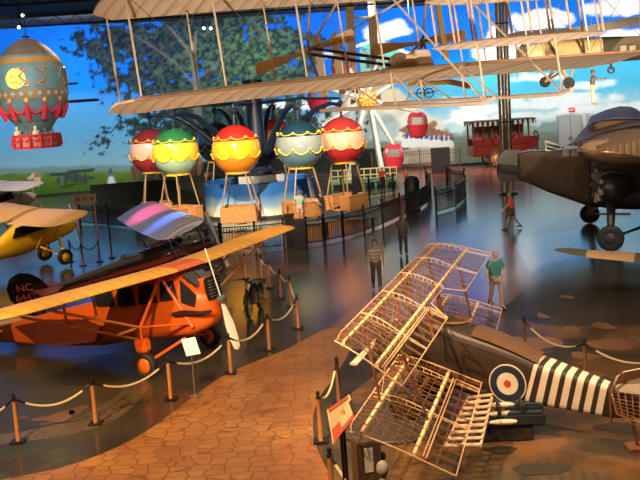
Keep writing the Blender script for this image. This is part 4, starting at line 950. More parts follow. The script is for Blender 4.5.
pwing(wac, 'lower_wing', -.35, -4.0, .75, -.65, 1.0, 1.15, M_bk, n=12, tip=.7); pwing(wac, 'lower_wing', .35, 4.0, .75, -.65, 1.0, 1.15, M_bk, n=12, tip=.7)
for y in (-3.0, 3.0):
    q = MB(); q.tube([(.4, y, 2.82), (.5, y, 1.12)], .03, 6); q.tube([(-.7, y, 2.72), (-.4, y, 1.12)], .03, 6); q.tube([(.5, y, 1.12), (-.7, y, 2.72)], .02, 6); q.build('strut', M_bk, wac)
for y in (-.4, .4):
    q = MB(); q.tube([(.4, y, 2.8), (.6, y, 1.85)], .025, 6); q.tube([(-.6, y, 2.72), (-.3, y, 1.85)], .025, 6); q.build('cabane_strut', M_bk, wac)
q = MB(); q.disc((1.28, 0, 1.45), (1, 0, 0), .3, .25, 16, dome=.4)
for k in range(7):
    a = 2 * PI * k / 7; q.tube([(1.28, .25 * math.cos(a), 1.45 + .25 * math.sin(a)), (1.28, .58 * math.cos(a), 1.45 + .58 * math.sin(a))], .09, 8)
q.build('radial_engine', mat('engine_grey', (.10, .09, .08), .4, .6), wac)
q = MB()
for s in (1, -1): q.tube([(1.62, 0, 1.45), (1.62, s * .5, 1.45 + s * 1.0)], [.05, .08], 6, flat=.4)
q.build('propeller', mat('steel_propeller', (.3, .3, .32), .25, .8), wac)
for s in (-1, 1):
    W_ = V((.55, s * .95, .35)); q = MB(); q.tube([W_, (.8, s * .35, 1.0)], .04, 6); q.tube([W_, (-.3, s * .35, 1.0)], .04, 6); q.build('landing_gear_leg', M_bk, wac)
    q = MB(); q.wheel(W_ , (0, 1, 0), .34, .18, 24, rim=.6); wh = q.build('wheel', M_rubber, wac, smooth=True); q = MB(); q.disc(W_, (0, 1, 0), .21, .14, 16, dome=.4); q.build('wheel_hub', M_bk, wh, smooth=True)
q = MB(); q.tube([(-4.9, 0, .7), (-5.1, 0, .1)], .04, 6); q.wheel((-5.1, 0, .1), (0, 1, 0), .1, .06, 12); q.build('tail_wheel', M_rubber, wac); droop(wac, math.radians(9.5))

# ---------------------------------------------------------------- light planes on the left
def light_plane(label, loc, rz, Mf, Mw, wz=2.45, hs=4.9, ch=2.1, hub_m=None, Mtail=None, stripe=None):
    t = thing('light_airplane', label, 'airplane', loc, rot=(0, math.radians(-13), rz))
    secs = [(-4.8, 1.0, .08, .2), (-3.4, 1.15, .3, .5), (-1.8, 1.35, .62, .85), (-.9, 1.62, .78, 1.35), (.3, 1.62, .82, 1.35), (.75, 1.45, .8, .95), (1.5, 1.4, .62, .7), (1.75, 1.4, .4, .45)]
    q = MB(); q.loft([srr((x, 0, z), (0, 1, 0), (0, 0, 1), w, h, 16, 3) for x, z, w, h in secs]); f = q.build('fuselage', Mf, t, smooth=True)
    q = MB(); [q.prism([(-1.3, s * .40, 1.75), (.4, s * .42, 1.75), (.3, s * .38, 2.2), (-1.0, s * .37, 2.2)], (0, s * .02, 0)) for s in (-1, 1)]; split_by(q.build('window', M_glass, f), lambda c: c.y > 0)
    for s in (-1, 1):
        pwing(t, 'wing', s * .35, s * hs, .75, .75 - ch, wz, wz + .12, Mw, n=16, tip=1.0)
        q = MB(); q.tube([(.3, s * .4, 1.05), (.2, s * 2.9, wz + .02)], .035, 6); q.tube([(-.4, s * .4, 1.05), (-.5, s * 2.9, wz + .02)], .03, 6); q.build('wing_strut', Mtail or Mf, t)
        W_ = V((.45, s * 1.05, .36)); q = MB(); q.tube([W_, (.75, s * .35, 1.12)], .075, 8, flat=.6); q.tube([W_, (-.2, s * .35, 1.05)], .06, 8, flat=.6); q.build('landing_gear_leg', Mf, t)
        q = MB(); q.wheel(W_, (0, 1, 0), .36, .22, 24, rim=.55); wh = q.build('wheel', M_rubber, t, smooth=True); q = MB(); q.disc(W_, (0, 1, 0), .2, .16, 16, dome=.4); q.build('wheel_hub', hub_m or Mf, wh, smooth=True)
        q = MB(); q.prism([(-4.0, s * .05, 1.2), (-4.3, s * 1.3, 1.2), (-4.9, s * 1.4, 1.2), (-5.1, s * .05, 1.2)], (0, 0, .05)); q.build('tailplane', Mw, t)
    q = MB(); q.prism([(-4.0, -.025, 1.25), (-4.5, -.025, 2.0), (-4.9, -.025, 2.2), (-5.2, -.025, 2.0), (-5.2, -.025, 1.0), (-4.8, -.025, .95)], (0, .05, 0)); q.build('fin', Mtail or Mf, t)
    q = MB(); q.tube([(1.85, -.0, .5), (1.85, 0, 2.3)], [.06, .06], 6, flat=.3); q.disc((1.82, 0, 1.4), (1, 0, 0), .14, .12, 12); q.build('propeller', M_spruce, t)
    q = MB(); q.tube([(-4.7, 0, .95), (-5.0, 0, .1)], .035, 6); q.wheel((-5, 0, .1), (0, 1, 0), .1, .06, 12); q.build('tail_wheel', M_rubber, t); droop(t, math.radians(10)); return t
M_ywg = ribbed('yellow_wing_fabric', (.78, .46, .16), (.58, .30, .08), .75, 'Y', .35, metal=.15, bump=.5)
light_plane('bright yellow light plane with yellow wheel hubs at the left edge', (-12.25, 42.6, 0), math.radians(40), mat('bright_yellow_dope', (.88, .48, .02), .28, noise=.06, coat=.3), M_ywg)
M_rw = bpy.data.materials.new('x'); bpy.data.materials.remove(M_rw)
light_plane('white and red light plane standing behind the yellow one', (-18.9, 59.5, 0), math.radians(40), mat('cream_white_dope', (.72, .60, .48), .35), ribbed('white_red_wing', (.80, .68, .56), (.70, .50, .42), .5, 'Y', .4, bump=.2), wz=2.7, hs=5.4, ch=1.7, Mtail=mat('signal_red', (.62, .03, .04), .3))

# ---------------------------------------------------------------- tan plane hanging at the upper right
HD = 34.0; c0 = at(560, 57, HD)
M_olv = mat('dull_olive_paint', (.075, .062, .035), .5, noise=.25); M_tanf = mat('tan_cowl_paint', (.68, .46, .22), .45, noise=.2)
hp_ = thing('observation_airplane', 'tan and olive monoplane hanging behind the muslin biplane at upper right', 'airplane', tuple(c0), world=True)
P = lambda x, y, D=HD: at(x, y, D)
q = MB(); rings = []
for (x, y0, y1, D) in ((526, 46, 61, 34.0), (532, 44, 63, 34), (548, 42, 65, 34.2), (575, 39, 65, 34.6), (600, 37, 63, 35), (640, 36, 60, 35.8), (690, 36, 54, 36.8), (740, 36, 48, 38)):
    a, b = P(x, y0, D), P(x, y1, D); rings.append(srr((a + b) / 2, V((.1, 1, 0)), V((0, 0, 1)), 1.1 * (y1 - y0) / 24, (a - b).length, 16, 3))
q.loft(rings, mi=lambda i, k: 0 if i < 4 else 1); hf = q.build('fuselage', [M_tanf, M_olv], hp_, smooth=True)
q = MB(); c = P(525, 53.5, 34); q.disc(c, (1, 0, 0), .28, .3, 16, dome=.5)
for k in range(7): a = 2 * PI * k / 7; q.tube([c, c + V((0, .4 * math.cos(a), .4 * math.sin(a)))], .08, 6)
q.build('engine', mat('engine_iron', (.16, .12, .09)), hp_)
q = MB(); q.tube([c + V((-.3, 0, -.9)), c + V((-.3, 0, 0)), c + V((-.3, 0, .9))], [.03, .08, .03], 6, flat=.4); q.build('propeller', M_dkwood, hp_)
def awing(q, secs_, tk=1.0, mi=0): q.loft([airfoil(P(*a), P(*b), (0, 0, 1), tk) for a, b in secs_], mi=mi)
q = MB(); awing(q, [((497, 37, 29.5), (515, 36.6, 29.3)), ((512, 36, 30.3), (570, 35, 30.2)), ((545, 34, 32.5), (596, 32, 32.4)), ((575, 31, 34.5), (622, 28.5, 34.4)), ((620, 22, 38), (665, 20, 38)), ((655, 17, 40.5), (690, 14, 40.5))]); q.build('wing', mat('wing_olive', (.10, .085, .06), .5), hp_, smooth=True)  # one even olive over the whole wing
for a, b in (((560, 62, 34), (545, 35, 32.6)), ((585, 62, 34.4), (582, 33, 32.8))):
    q = MB(); q.tube([P(*a), P(*b)], .05, 6); q.build('wing_strut', M_olv, hp_)
for (x, y, D, r) in ((569, 83, 33.4, .20), (545, 82, 35.4, .20)):
    w_ = P(x, y, D); q = MB(); q.wheel(w_, (.15, 1, 0), r, .14, 20, rim=.5); q.disc(w_, (.15, 1, 0), r * .5, .1, 12); q.build('wheel', M_rubber, hp_, smooth=True)
    q = MB(); q.tube([w_, P(560, 63, 34)], [.05, .08], 6); q.tube([w_, P(575, 63, 34.2)], .04, 6); q.build('landing_gear_leg', M_tanf, hp_)
w_ = P(611, 70, 35); q = MB(); q.wheel(w_, (.15, 1, 0), .14, .1, 14); q.tube([w_, P(611, 61, 35)], .04, 6); q.build('small_wheel', M_rubber, hp_)
q = MB(); c = P(625, 49, 34.75)
for k in range(2): q.box(P(620 + k * 9, 49, 35.0) + V((0, -.36, 0)), (.22, .03, .2))
q.build('wing_mark', mat('faded_white_mark', (.16, .14, .11), .6), hf)
q = MB()
for x in (532, 640): p = P(x, 40, 34.5); q.tube([p, (p.x, p.y, CEIL - .01)], .012, 4)
q.build('roof_cable', M_wire, hp_)
# yellow ultralight behind the skids
UD = 52.0; c0 = at(430, 92, UD)
u = thing('ultralight', 'small yellow winged ultralight hanging low behind the biplane skids', 'airplane', tuple(c0), world=True)
P = lambda x, y, D=UD: at(x, y, D)
q = MB(); awing(q, [((407, 86, 50), (412, 84, 51.5)), ((430, 85.5, 51), (436, 82, 53)), ((447, 84, 52), (452, 80.5, 54))], .8); q.build('yellow_wing', M_yellow, u, smooth=True)
q = MB(); awing(q, [((447, 84, 52), (452, 80.5, 54)), ((470, 89, 52.5), (470, 83, 54))], .8); q.build('brown_wing', mat('rust_fabric', (.36, .13, .06), .5), u, smooth=True)
for x in (421, 429):
    q = MB(); q.wheel(P(x, 93), (.3, 1, 0), .27, .07, 20, rim=.85); q.disc(P(x, 93), (.3, 1, 0), .05, .1, 8); q.build('wheel', M_rubber, u)
q = MB(); q.tube([P(408, 94), P(421, 93), P(429, 93), P(440, 90)], .035, 5); q.tube([P(421, 93), P(425, 86), P(429, 93)], .03, 5); q.tube([P(425, 86), P(425, 83)], .03, 5); q.build('frame', M_iron, u)
q = MB()
for x in (412, 450): p = P(x, 84); q.tube([p, (p.x, p.y, CEIL - .01)], .01, 4)
q.build('roof_cable', M_wire, u)

# ---------------------------------------------------------------- big dark transport plane at the right
M_corr = ribbed('bronze_corrugated', (.15, .085, .04), (.07, .04, .02), 1.6, 'X', .42, metal=.25, bump=.35)
M_brnf = mat('brown_fuselage_paint', (.085, .058, .036), .26, noise=.2); M_dkf = mat('near_black_cowl', (.022, .018, .015), .35, noise=.3)
c0 = gd(605, 240); tri = thing('transport_airplane', 'big dark bronze transport plane with fat tyres at the right edge', 'airplane', tuple(c0), world=True)
P = lambda x, y, D: at(x, y, D)
q = MB(); rings = []
for (x, y0, y1, D) in ((519, 153, 180, 44), (530, 150, 184, 43.6), (545, 150, 191, 43), (565, 150, 198, 42.2), (585, 147, 205, 41.4), (612, 144, 208, 40.6), (645, 142, 209, 40), (690, 146, 206, 39.5), (730, 158, 196, 39.2)):
    a, b = P(x, y0, D), P(x, y1, D); rings.append(srr((a + b) / 2, V((.1, 1, 0)), V((0, 0, 1)), min(1.9, (a - b).length * .8), (a - b).length, 20, 4.5))
q.loft(rings, mi=lambda i, k: 0 if i < 4 else 1); tf = q.build('fuselage', [M_brnf, M_dkf], tri, smooth=True)
for x in (566, 574.5, 587):
    q = MB(); a = P(x, 152.5, 40.6); q.box(a, (.26, .05, .30), bev=.01); q.build('window', mat('pale_cabin_window', (.42, .36, .28), .3), tf)  # plain pale tan panes, no glow
q = MB(); q.prism([P(497, 158, 44), P(505, 150, 44), P(521, 150, 44), P(524, 181, 44), P(502, 182, 44), P(497, 176, 44)], (0, .12, 0)); q.build('rudder', M_dkf, tri)
q = MB(); q.prism([P(500, 166, 44), P(522, 168, 44), P(526, 165, 47), P(506, 162, 47.4)], (0, 0, .1)); q.prism([P(500, 166, 44), P(522, 168, 44), P(520, 176, 41.2), P(499, 172, 41)], (0, 0, .1)); q.build('tailplane', M_dkf, tri)
q = MB()
fr = [P(545, 141, 42.5), P(563, 146.5, 42.3), P(562, 153, 42.3), P(546, 150, 42.5)]
for a, b in zip(fr, fr[1:] + fr[:1]): q.tube([a, b], .05, 6)
q.tube([P(546, 146, 42.5), P(562, 150, 42.3)], .03, 6); q.build('ladder_frame', mat('pale_metal_frame', (.42, .40, .36), .35, .6), tri)
q = MB(); awing(q, [((640, 114, 52), (590, 117, 52)), ((650, 122, 46), (588, 124, 46)), ((668, 137, 41), (572, 143, 41)), ((690, 146, 38.5), (566, 146, 39.5))], 2.1); q.build('wing', M_corr, tri, smooth=True)
q = MB(); awing(q, [((700, 150, 36.8), (588, 138, 38.4)), ((720, 164, 33), (600, 150, 35.5))], 1.9); q.build('wing_root_fairing', M_corr, tri, smooth=True)
q = MB(); a = P(628, 152, 37.0); q.ball(a, (2.0, 1.1, .55), 20, R=Matrix.Rotation(.12, 3, 'Y')); q.build('nacelle_hood', mat('polished_bronze', (.36, .22, .12), .2, .7), tri, smooth=True)
q = MB(); a = P(640, 131, 42.5); q.ball(a, (2.3, 1.2, .55), 20, R=Matrix.Rotation(.14, 3, 'Y')); q.build('nacelle_hood', MATS['polished_bronze'], tri, smooth=True)
q = MB()
a = P(612, 186, 37.6); q.ball(a, (.8, .6, .62), 16); q.box(P(622, 178, 38.5), (1.6, .5, 1.3), bev=.1); q.box(P(600, 170, 39.2), (.7, .3, .9), bev=.08); q.build('engine_nacelle', M_dkf, tri, smooth=True)
q = MB(); b = P(598, 186, 37.4)
for k in range(9):
    g = 2 * PI * k / 9; q.tube([b + V((0, .2 * math.cos(g), .2 * math.sin(g))), b + V((-.05, .2 * math.cos(g), .2 * math.sin(g))) + V((0, .45 * math.cos(g), .45 * math.sin(g)))], .09, 6)
q.build('radial_engine', mat('engine_iron', (.16, .12, .09)), tri)
wa = gd(611, 251.5); wa.z = .52; wb_ = gd(590, 223.5); wb_.z = .46
for w_, R_w in ((wa, .52), (wb_, .46)):
    q = MB(); q.wheel(w_, (.32, .95, 0), R_w, .3, 28, rim=.45); wh = q.build('wheel', M_rubber, tri, smooth=True); q = MB(); q.disc(w_, (.32, .95, 0), R_w * .42, .2, 16, dome=.3); q.build('wheel_hub', M_dark, wh, smooth=True)
q = MB(); q.tube([wa, P(611, 205, 38)], [.13, .2], 8); q.tube([wa, P(655, 222, 38.5)], .06, 6); q.build('landing_gear_leg', M_dkf, tri)
q = MB(); q.tube([wb_, P(592, 200, 42)], [.1, .14], 8); q.tube([wb_, P(600, 204, 41)], .07, 6); q.tube([wb_, P(630, 214, 40)], .05, 6); q.build('landing_gear_leg', MATS['tan_cowl_paint'], tri)
# wing tip of another plane, lower right
p = P(553, 249, 29.0); q = MB()
t = thing('fighter_wing', 'olive and tan wing tip reaching in from the right edge', 'airplane wing', tuple(gd(640, 285)), world=True)
M_fo = mat('fighter_olive', (.085, .085, .035), .4); M_ft = mat('fighter_tan', (.55, .32, .14), .4)
sec = []
for x, yl, yt, D0, D1 in ((553, 249.6, 249, 29.6, 29.5), (557, 251.2, 248.3, 29.2, 29.9), (570, 254.5, 248.6, 28.8, 30.0), (584, 257.0, 249.8, 28.6, 30.0), (586, 257.2, 250, 28.6, 30.0), (612, 260, 251.6, 28.4, 29.9), (634, 262, 253, 28.2, 29.8), (636, 262.2, 253.2, 28.2, 29.8), (680, 266, 256, 27.8, 29.6), (760, 274, 262, 27.2, 29.2)):
    sec.append(airfoil(at(x, yl, D0), at(x + 3, yt, D1), (0, 0, 1), .6))
q.loft(sec, mi=lambda i, k: 1 if i in (4, 5) else 0); q.build('wing_panel', [M_fo, M_ft], t, smooth=True)
zz_ = at(680, 264, 29).z
q = MB(); a = at(690, 262, 28.6); q.tube([(a.x, a.y, a.z - .05), (a.x, a.y, .02)], [.09, .09], 8); q.box((a.x, a.y, .03), (.8, .8, .06)); q.build('support_stand', M_iron, t)
# ---------------------------------------------------------------- uncovered biplane at the lower right
M_spar = mat('pale_spar_wood', (.90, .60, .32), .35, noise=.25, coat=.3); M_rib = mat('rib_wood', (.19, .085, .035), .45, noise=.3); M_edge = mat('bright_edge_wood', (.66, .40, .20), .35)
M_cam = mat('dark_olive_linen', (.034, .020, .011), .5, noise=.15); M_strut = mat('red_brown_strut', (.20, .075, .035), .4)
UPc = [V(at(333, 340, 14.8)), V(at(430, 243, 24.0)), V(at(402, 386, 14.2)), V(at(491, 253, 23.3))]      # LE near, LE far, TE near, TE far
root = V((2.3, 18.6, 0))
cam_t = thing('skeleton_biplane', 'uncovered biplane with bare wooden wing ribs, roundel and striped rear fuselage', 'airplane', tuple(root), world=True)
def skel_wing(nm, cn, u_gap=None, ail=None, spars=(.13, .62), nrib=26, riblet=True, cut=None):
    LE0, LE1, TE0, TE1 = cn
    def S(u, v, h=0.0):
        a = LE0.lerp(LE1, u); b = TE0.lerp(TE1, u)
        if v < .0: pass
        p = a.lerp(b, v); ch = (b - a).length
        return p + V((0, 0, ch * .16 * v * (1 - v) * (1.2 - v) + h))
    def tipf(u):      # chord narrowing at the rounded tips
        d = min(u, 1 - u); return 1 if d > .035 else .0
    q = MB()
    inside = lambda u: not (u_gap and u_gap[0] < u < u_gap[1])
    segs = [(0.0, 1.0)] if not u_gap else [(0.0, u_gap[0]), (u_gap[1], 1.0)]
    for (a, b) in segs:
        for v in spars:
            c = [S(u, v, -.02) for u in np.linspace(a + .01, b - .01, 12)]
            q.tube(c, .038, 4, flat=1.3)
    sp = q.build('main_spars', M_spar, cam_t)
    q = MB()
    for (a, b) in segs:
        le = [S(u, max(.0, .05 * (1 - min(1, (u - 0) / .03)) + .05 * (1 - min(1, (1 - u) / .03)))) for u in np.linspace(a, b, 20)]
        q.tube(le, .016, 5)
        te_u = np.linspace(a, b, 24)
        te = [S(u, 1 - (cut[2] if cut and cut[0] < u < cut[1] else 0)) for u in te_u]; q.tube(te, .012, 5)
        for u in (a, b): q.tube([S(u, v) for v in np.linspace(.02, 1 - (cut[2] if cut and cut[0] < u < cut[1] else 0), 9)], .014, 5)
    q.build('edge_strip', M_edge, cam_t)
    k = 0
    for i in range(1, nrib):
        u = i / nrib
        if not inside(u): continue
        k += 1; q = MB(); vend = 1 - (cut[2] if cut and cut[0] < u < cut[1] else 0)
        vs_ = np.linspace(0.0, vend, 12)
        top = [S(u, v, .075 * math.sin(PI * min(1, v * 1.6)) * .5 + .018) for v in vs_]; bot = [S(u, v, -.055 + .05 * v) for v in vs_]
        q.tube(top, .010, 4); q.tube(bot, .009, 4)
        for j in range(1, 11): q.tube([top[j], bot[j]], .012, 4); 
        q.build('rib', M_edge if i % 5 == 0 else M_rib, cam_t)
    q = MB()      # stringers and nose riblets
    for (a, b) in segs:
        for v in (.22, .32, .42, .52, .72, .82):
            if v > .7 and cut: continue
            q.tube([S(u, v, -.0) for u in np.linspace(a + .01, b - .01, 10)], .006, 4)
        m = nrib * 2
        for i in range(m):
            u = (i + .5) / m
            if a < u < b: q.tube([S(u, 0), S(u, spars[0], .04)], .007, 4)
    q.build('stringers', M_rib, cam_t)
    q = MB()      # crossed bracing wires
    for i in range(0, 10):
        u0, u1 = i / 10, (i + 1) / 10
        if inside((u0 + u1) / 2): q.tube([S(u0, spars[0], -.03), S(u1, spars[1], -.03)], .004, 3); q.tube([S(u1, spars[0], -.03), S(u0, spars[1], -.03)], .004, 3)
    q.build('drag_wires', mat('pale_wire', (.5, .36, .24), .4, .5), cam_t)
    return S
SU = skel_wing('upper', UPc, cut=(.42, .60, .30))
LOc = [V(at(346, 431, 14.9)), V(0 * UPc[0]), V(at(456, 476, 14.2)), V(at(502, 309, 23.4))]
LOc[1] = LOc[3] + (UPc[1] - UPc[3]) + V((0, 0, .1))
SL = skel_wing('lower', LOc, u_gap=(.44, .56), nrib=26)
# aileron frames hinged at the back of the near tips
for S_, lb in ((SU, 'u'), (SL, 'l')):
    q = MB(); 
    for v in (.70, .73): q.tube([S_(.01, v, .02), S_(.40, v, .02)], .014, 4)
    q.tube([S_(.40, .73, .02), S_(.40, 1.0)], .016, 4); q.build('aileron_spar', M_edge, cam_t)
# interplane struts
for u in (.16, .84):
    for v0, v1 in ((.13, .13), (.62, .62)):
        q = MB(); a = SL(u, v1); b = SU(u, v0); q.tube([a, a.lerp(b, .5), b], [.04, .065, .04], 8, flat=.5); q.build('interplane_strut', M_strut, cam_t)
for u in (.44, .56):
    for v in (.13, .62):
        q = MB(); a = SU(u, v); b = V((a.x + .1, a.y, 1.75)); q.tube([a, b], .035, 6); q.build('cabane_strut', M_strut, cam_t)
q = MB()
for (u0, u1) in ((.16, .46), (.84, .54)): q.tube([SU(u0, .13), SL(u1, .13)], .005, 4); q.tube([SL(u0, .13), SU(u1, .13)], .005, 4)
q.build('flying_wires', mat('pale_wire', (.5, .36, .24)), cam_t)
# fuselage, slanted sections laid along its run
DE = lambda x: np.interp(x, [380, 452, 535, 610, 650], [19.6, 18.6, 17.65, 16.95, 16.7])
stripe_top = [532, 535.5]; 
E = [(425, 425, 318, 385, .95), (440, 440, 322, 391, .98), (455, 452, 329, 393.5, .98), (470, 466, 334, 396, .95), (490, 484, 341, 399.5, .9), (512, 504, 350, 402, .85), (534, 523.5, 360.5, 405, .78), (538, 527.5, 362, 405.6, .76)]
tops = [542.5, 549, 554, 560.5, 565.5, 572, 577, 583.5, 588.5, 595, 600, 606.5]
cam_secs = E[:]; 
for x in tops:
    f = (x - 538) / (612 - 538); cam_secs.append((x + 1, x - 8.5 + 3.5 * f, 362 + (385.5 - 362) * f, 405.8 + (418 - 405.8) * f, .74 - .4 * f))
cam_secs += [(612, 607, 386, 418.5, .30), (630, 626, 391, 419, .16), (652, 650, 397, 418, .06)]
rings = []
aw = V((.47, .88, 0))     # away from the viewer, across the fuselage
for xt, xb, yt, yb, w in cam_secs:
    a = at(xt, yt + 2.5, DE(xt)); b = at(xb, yb, DE(xb)); c = (a + b) / 2 + aw * w / 2
    rings.append(srr(c, aw, (a - b).normalized(), w, (a - b).length, 24, 6))
def fmi(i, k):
    if i == 6: return 1
    if 8 <= i <= 18 and (i - 8) % 2 == 0: return 1
    return 0
M_cream = mat('cream_stripe', (.74, .62, .46), .5, noise=.06)
q = MB(); q.loft(rings, mi=fmi); cf = q.build('fuselage', [M_cam, M_cream], cam_t, smooth=False)
for p in cf.data.polygons: p.use_smooth = False
# roundel on the side facing the viewer
ctr = at(508, 383.2, float(DE(507)) - .02); nrm = -aw
ex = (at(540, 391, DE(538)) - at(478, 376, DE(478))).normalized(); up_ = V((0, 0, 1)); up_ = (up_ - nrm * up_.dot(nrm)).normalized(); ex = up_.cross(nrm); 
rad = 20.5 * 17.8 / 960
par = None
for r, m, nm, d in ((rad, M_cream, 'roundel', .0), (rad * .93, mat('roundel_navy', (.015, .025, .05), .5), 'blue_ring', .004), (rad * .57, mat('cream_disc', (.74, .62, .48), .5), 'white_disc', .008), (rad * .19, mat('roundel_red', (.55, .05, .02), .5), 'red_centre', .012)):
    q = MB(); P = [ctr + nrm * (.035 + d) + ex * (r * .98 * math.cos(2 * PI * k / 40)) + up_ * (r * 1.02 * math.sin(2 * PI * k / 40)) for k in range(40)]
    q.prism(P, -nrm * .015); o = q.build(nm, m, par or cam_t)
    if par is None:
        par = o; par['_world'] = tuple(root)
# top decking, cockpit, engine, gear
q = MB(); P0 = []; P1 = []
for xt, xb, yt, yb, w in cam_secs[3:8]:
    a = at(xt, yt + 2.5, DE(xt)) + V((0, 0, .012)); P0.append([a + aw * w * .04, a + aw * w * .25 + V((0, 0, .07)), a + aw * w * .5 + V((0, 0, .1)), a + aw * w * .75 + V((0, 0, .07)), a + aw * w * .96])
q.loft(P0, closed=False); q.build('top_decking', mat('wood_decking', (.10, .05, .024), .45, noise=.3), cf if False else cam_t)
hd = V((-.88, .47, 0)); n0 = at(425, 352, DE(425)) + aw * .45
q = MB(); q.loft([srr(n0 + hd * s + V((0, 0, .04 * s)), aw, V((0, 0, 1)), w, h, 20, 2.4) for s, w, h in ((-.2, .95, 1.15), (.4, .92, 1.05), (.9, .85, .92), (1.15, .7, .75), (1.2, .3, .3))]); q.build('engine_cowling', mat('dark_cowling', (.07, .05, .035), .3, .5), cam_t, smooth=True)
nose = n0 + hd * 1.3 + V((0, 0, .04)); q = MB()
for s in (1, -1): q.tube([nose, nose + (aw + V((0, 0, .18))).normalized() * (s * 1.15)], [.06, .10], 6, flat=.3)
q.build('propeller', M_spruce, cam_t)
q = MB(); c = at(447, 331, DE(447)) + aw * .5 + V((0, 0, .08)); q.lathe([(.28, -.02), (.33, .02), (.28, .05), (.28, -.02)], 20, Matrix.Translation(c)); q.build('cockpit_rim', mat('brown_leather', (.16, .07, .03)), cam_t)
gpt = n0 + hd * .35; gz = .36
for s in (-1, 1):
    w_ = V((gpt.x, gpt.y, gz)) + aw * (s * .8)
    q = MB(); q.wheel(w_, aw, .36, .13, 24, rim=.8); wh = q.build('wheel', M_rubber, cam_t, smooth=True); q = MB(); q.disc(w_, aw, .28, .08, 18, dome=.8); q.build('wheel_cover', M_cam, wh, smooth=True)
    q = MB(); q.tube([w_, gpt + hd * .3 + aw * (s * .35) + V((0, 0, -.45))], .03, 6); q.tube([w_, gpt - hd * .5 + aw * (s * .35) + V((0, 0, -.45))], .03, 6); q.build('landing_gear_leg', M_strut, cam_t)
q = MB(); q.tube([V((gpt.x, gpt.y, gz)) - aw * .8, V((gpt.x, gpt.y, gz)) + aw * .8], .03, 6); q.build('axle', M_strut, cam_t)
# skeleton tail: rudder with cloth part, bare tailplane
q = MB()
tz = [at(611, 384, 16.8), at(611, 421, 16.8), at(617, 424, 16.7), at(650, 442, 15.6), at(690, 452, 15.4), at(690, 402, 16.0)]
g0, g1, g2, g3 = at(610, 389, 16.9), at(700, 396, 16.2), at(617, 414, 16.5), at(690, 444, 15.3)
for k in range(9): a = g0.lerp(g2, k / 8); b = g1.lerp(g3, k / 8); q.tube([a, b], .011, 4)
for k in range(13): a = g0.lerp(g1, k / 12); b = g2.lerp(g3, k / 12); q.tube([a, b], .011, 4)
for k in range(9): a = g0.lerp(g2, k / 8) - V((0, 0, .07)); b = g1.lerp(g3, k / 8) - V((0, 0, .07)); q.tube([a, b], .009, 4)
q.tube([g0, g1, g3, g2, g0], .02, 5); q.build('tailplane_frame', M_rib, cam_t)
q = MB(); P = [at(613, 385, 16.7), at(616, 377, 16.6), at(624, 372, 16.4), at(640, 369, 16.2), at(680, 368, 15.9), at(690, 396, 15.8), at(650, 396, 16.2), at(620, 392, 16.6)]; q.prism(P, (.02, .05, 0)); q.build('cloth_rudder', mat('cream_cloth', (.72, .60, .46), .6), cam_t)
q = MB(); q.tube([at(610, 385, 16.75), at(611, 424, 16.75)], .02, 5); q.tube([at(622, 372, 16.45), at(612, 392, 16.7)], .014, 4); q.build('stern_post', M_rib, cam_t)
a = at(632, 418, 16.6); q = MB(); q.tube([a, V((a.x + .1, a.y, .02))], .035, 6); q.box((a.x + .1, a.y, .03), (.4, .4, .05)); q.build('tail_trestle', M_strut, cam_t)
# bare fuselage under-ribs seen between wing and bomb display
fl0, fl1, fl2, fl3 = at(478, 394, 17.6), at(483, 398, 17.3), at(452, 440, 15.6), at(487, 441, 15.9)
q = MB()
A, B, Cc, D_ = at(467, 399, 17.5), at(492, 396, 17.5), at(444, 447, 15.6), at(480, 446, 15.7)
for k in range(9): 
    a = A.lerp(Cc, k / 8); b = B.lerp(D_, k / 8); d = (b - a); n_ = V((0, .0, 1)); w_ = (Cc - A).normalized() * .09; q.prism([a - w_, b - w_, b + w_ * .2, a + w_ * .2], (0, 0, .02))
for a, b in ((A, Cc), (B, D_), (A.lerp(B, .5), Cc.lerp(D_, .5))): q.tube([a + V((0, 0, -.03)), b + V((0, 0, -.03))], .03, 4)
q.build('bare_wing_root_slats', mat('pale_slat_wood', (.42, .30, .19), .5, noise=.3), cam_t)
# ---------------------------------------------------------------- bomb display cart
bp0 = gd(511, 437); fx = V((.99, -.12, 0)); 
M_bnavy = mat('cart_navy', (.018, .026, .034), .4, noise=.15); M_shell = mat('ivory_bomb', (.66, .50, .36), .35)
cart = thing('bomb_display_cart', 'dark navy display cart below the roundel, carrying bomb casings', 'display cart', (bp0.x, bp0.y, 0), rz=math.atan2(-.08, 1))
q = MB(); q.box((.0, 0, .14), (.80, .5, .26), bev=.02); q.box((-.46, .0, .06), (.40, .5, .11), bev=.02); q.build('pedestal', mat('cart_black', (.02, .018, .016), .5), cart)
q = MB(); q.box((.26, -.14, .42), (.74, .26, .26), bev=.05); q.box((.28, .14, .45), (.70, .3, .36), bev=.04); q.box((-.3, -.05, .31), (.5, .4, .07), bev=.02); q.build('body', M_bnavy, cart, smooth=True)
q = MB()
for x in (-.22, .22): q = MB(); q.box((x, .04, .50), (.07, .56, .38), bev=.015); q.build('clamp_arm', M_bnavy, cart)
q = MB(); q.box((-.47, .22, .62), (.16, .2, .5), bev=.02); q.build('clamp_head', mat('cart_black', (.02, .018, .016)), cart)
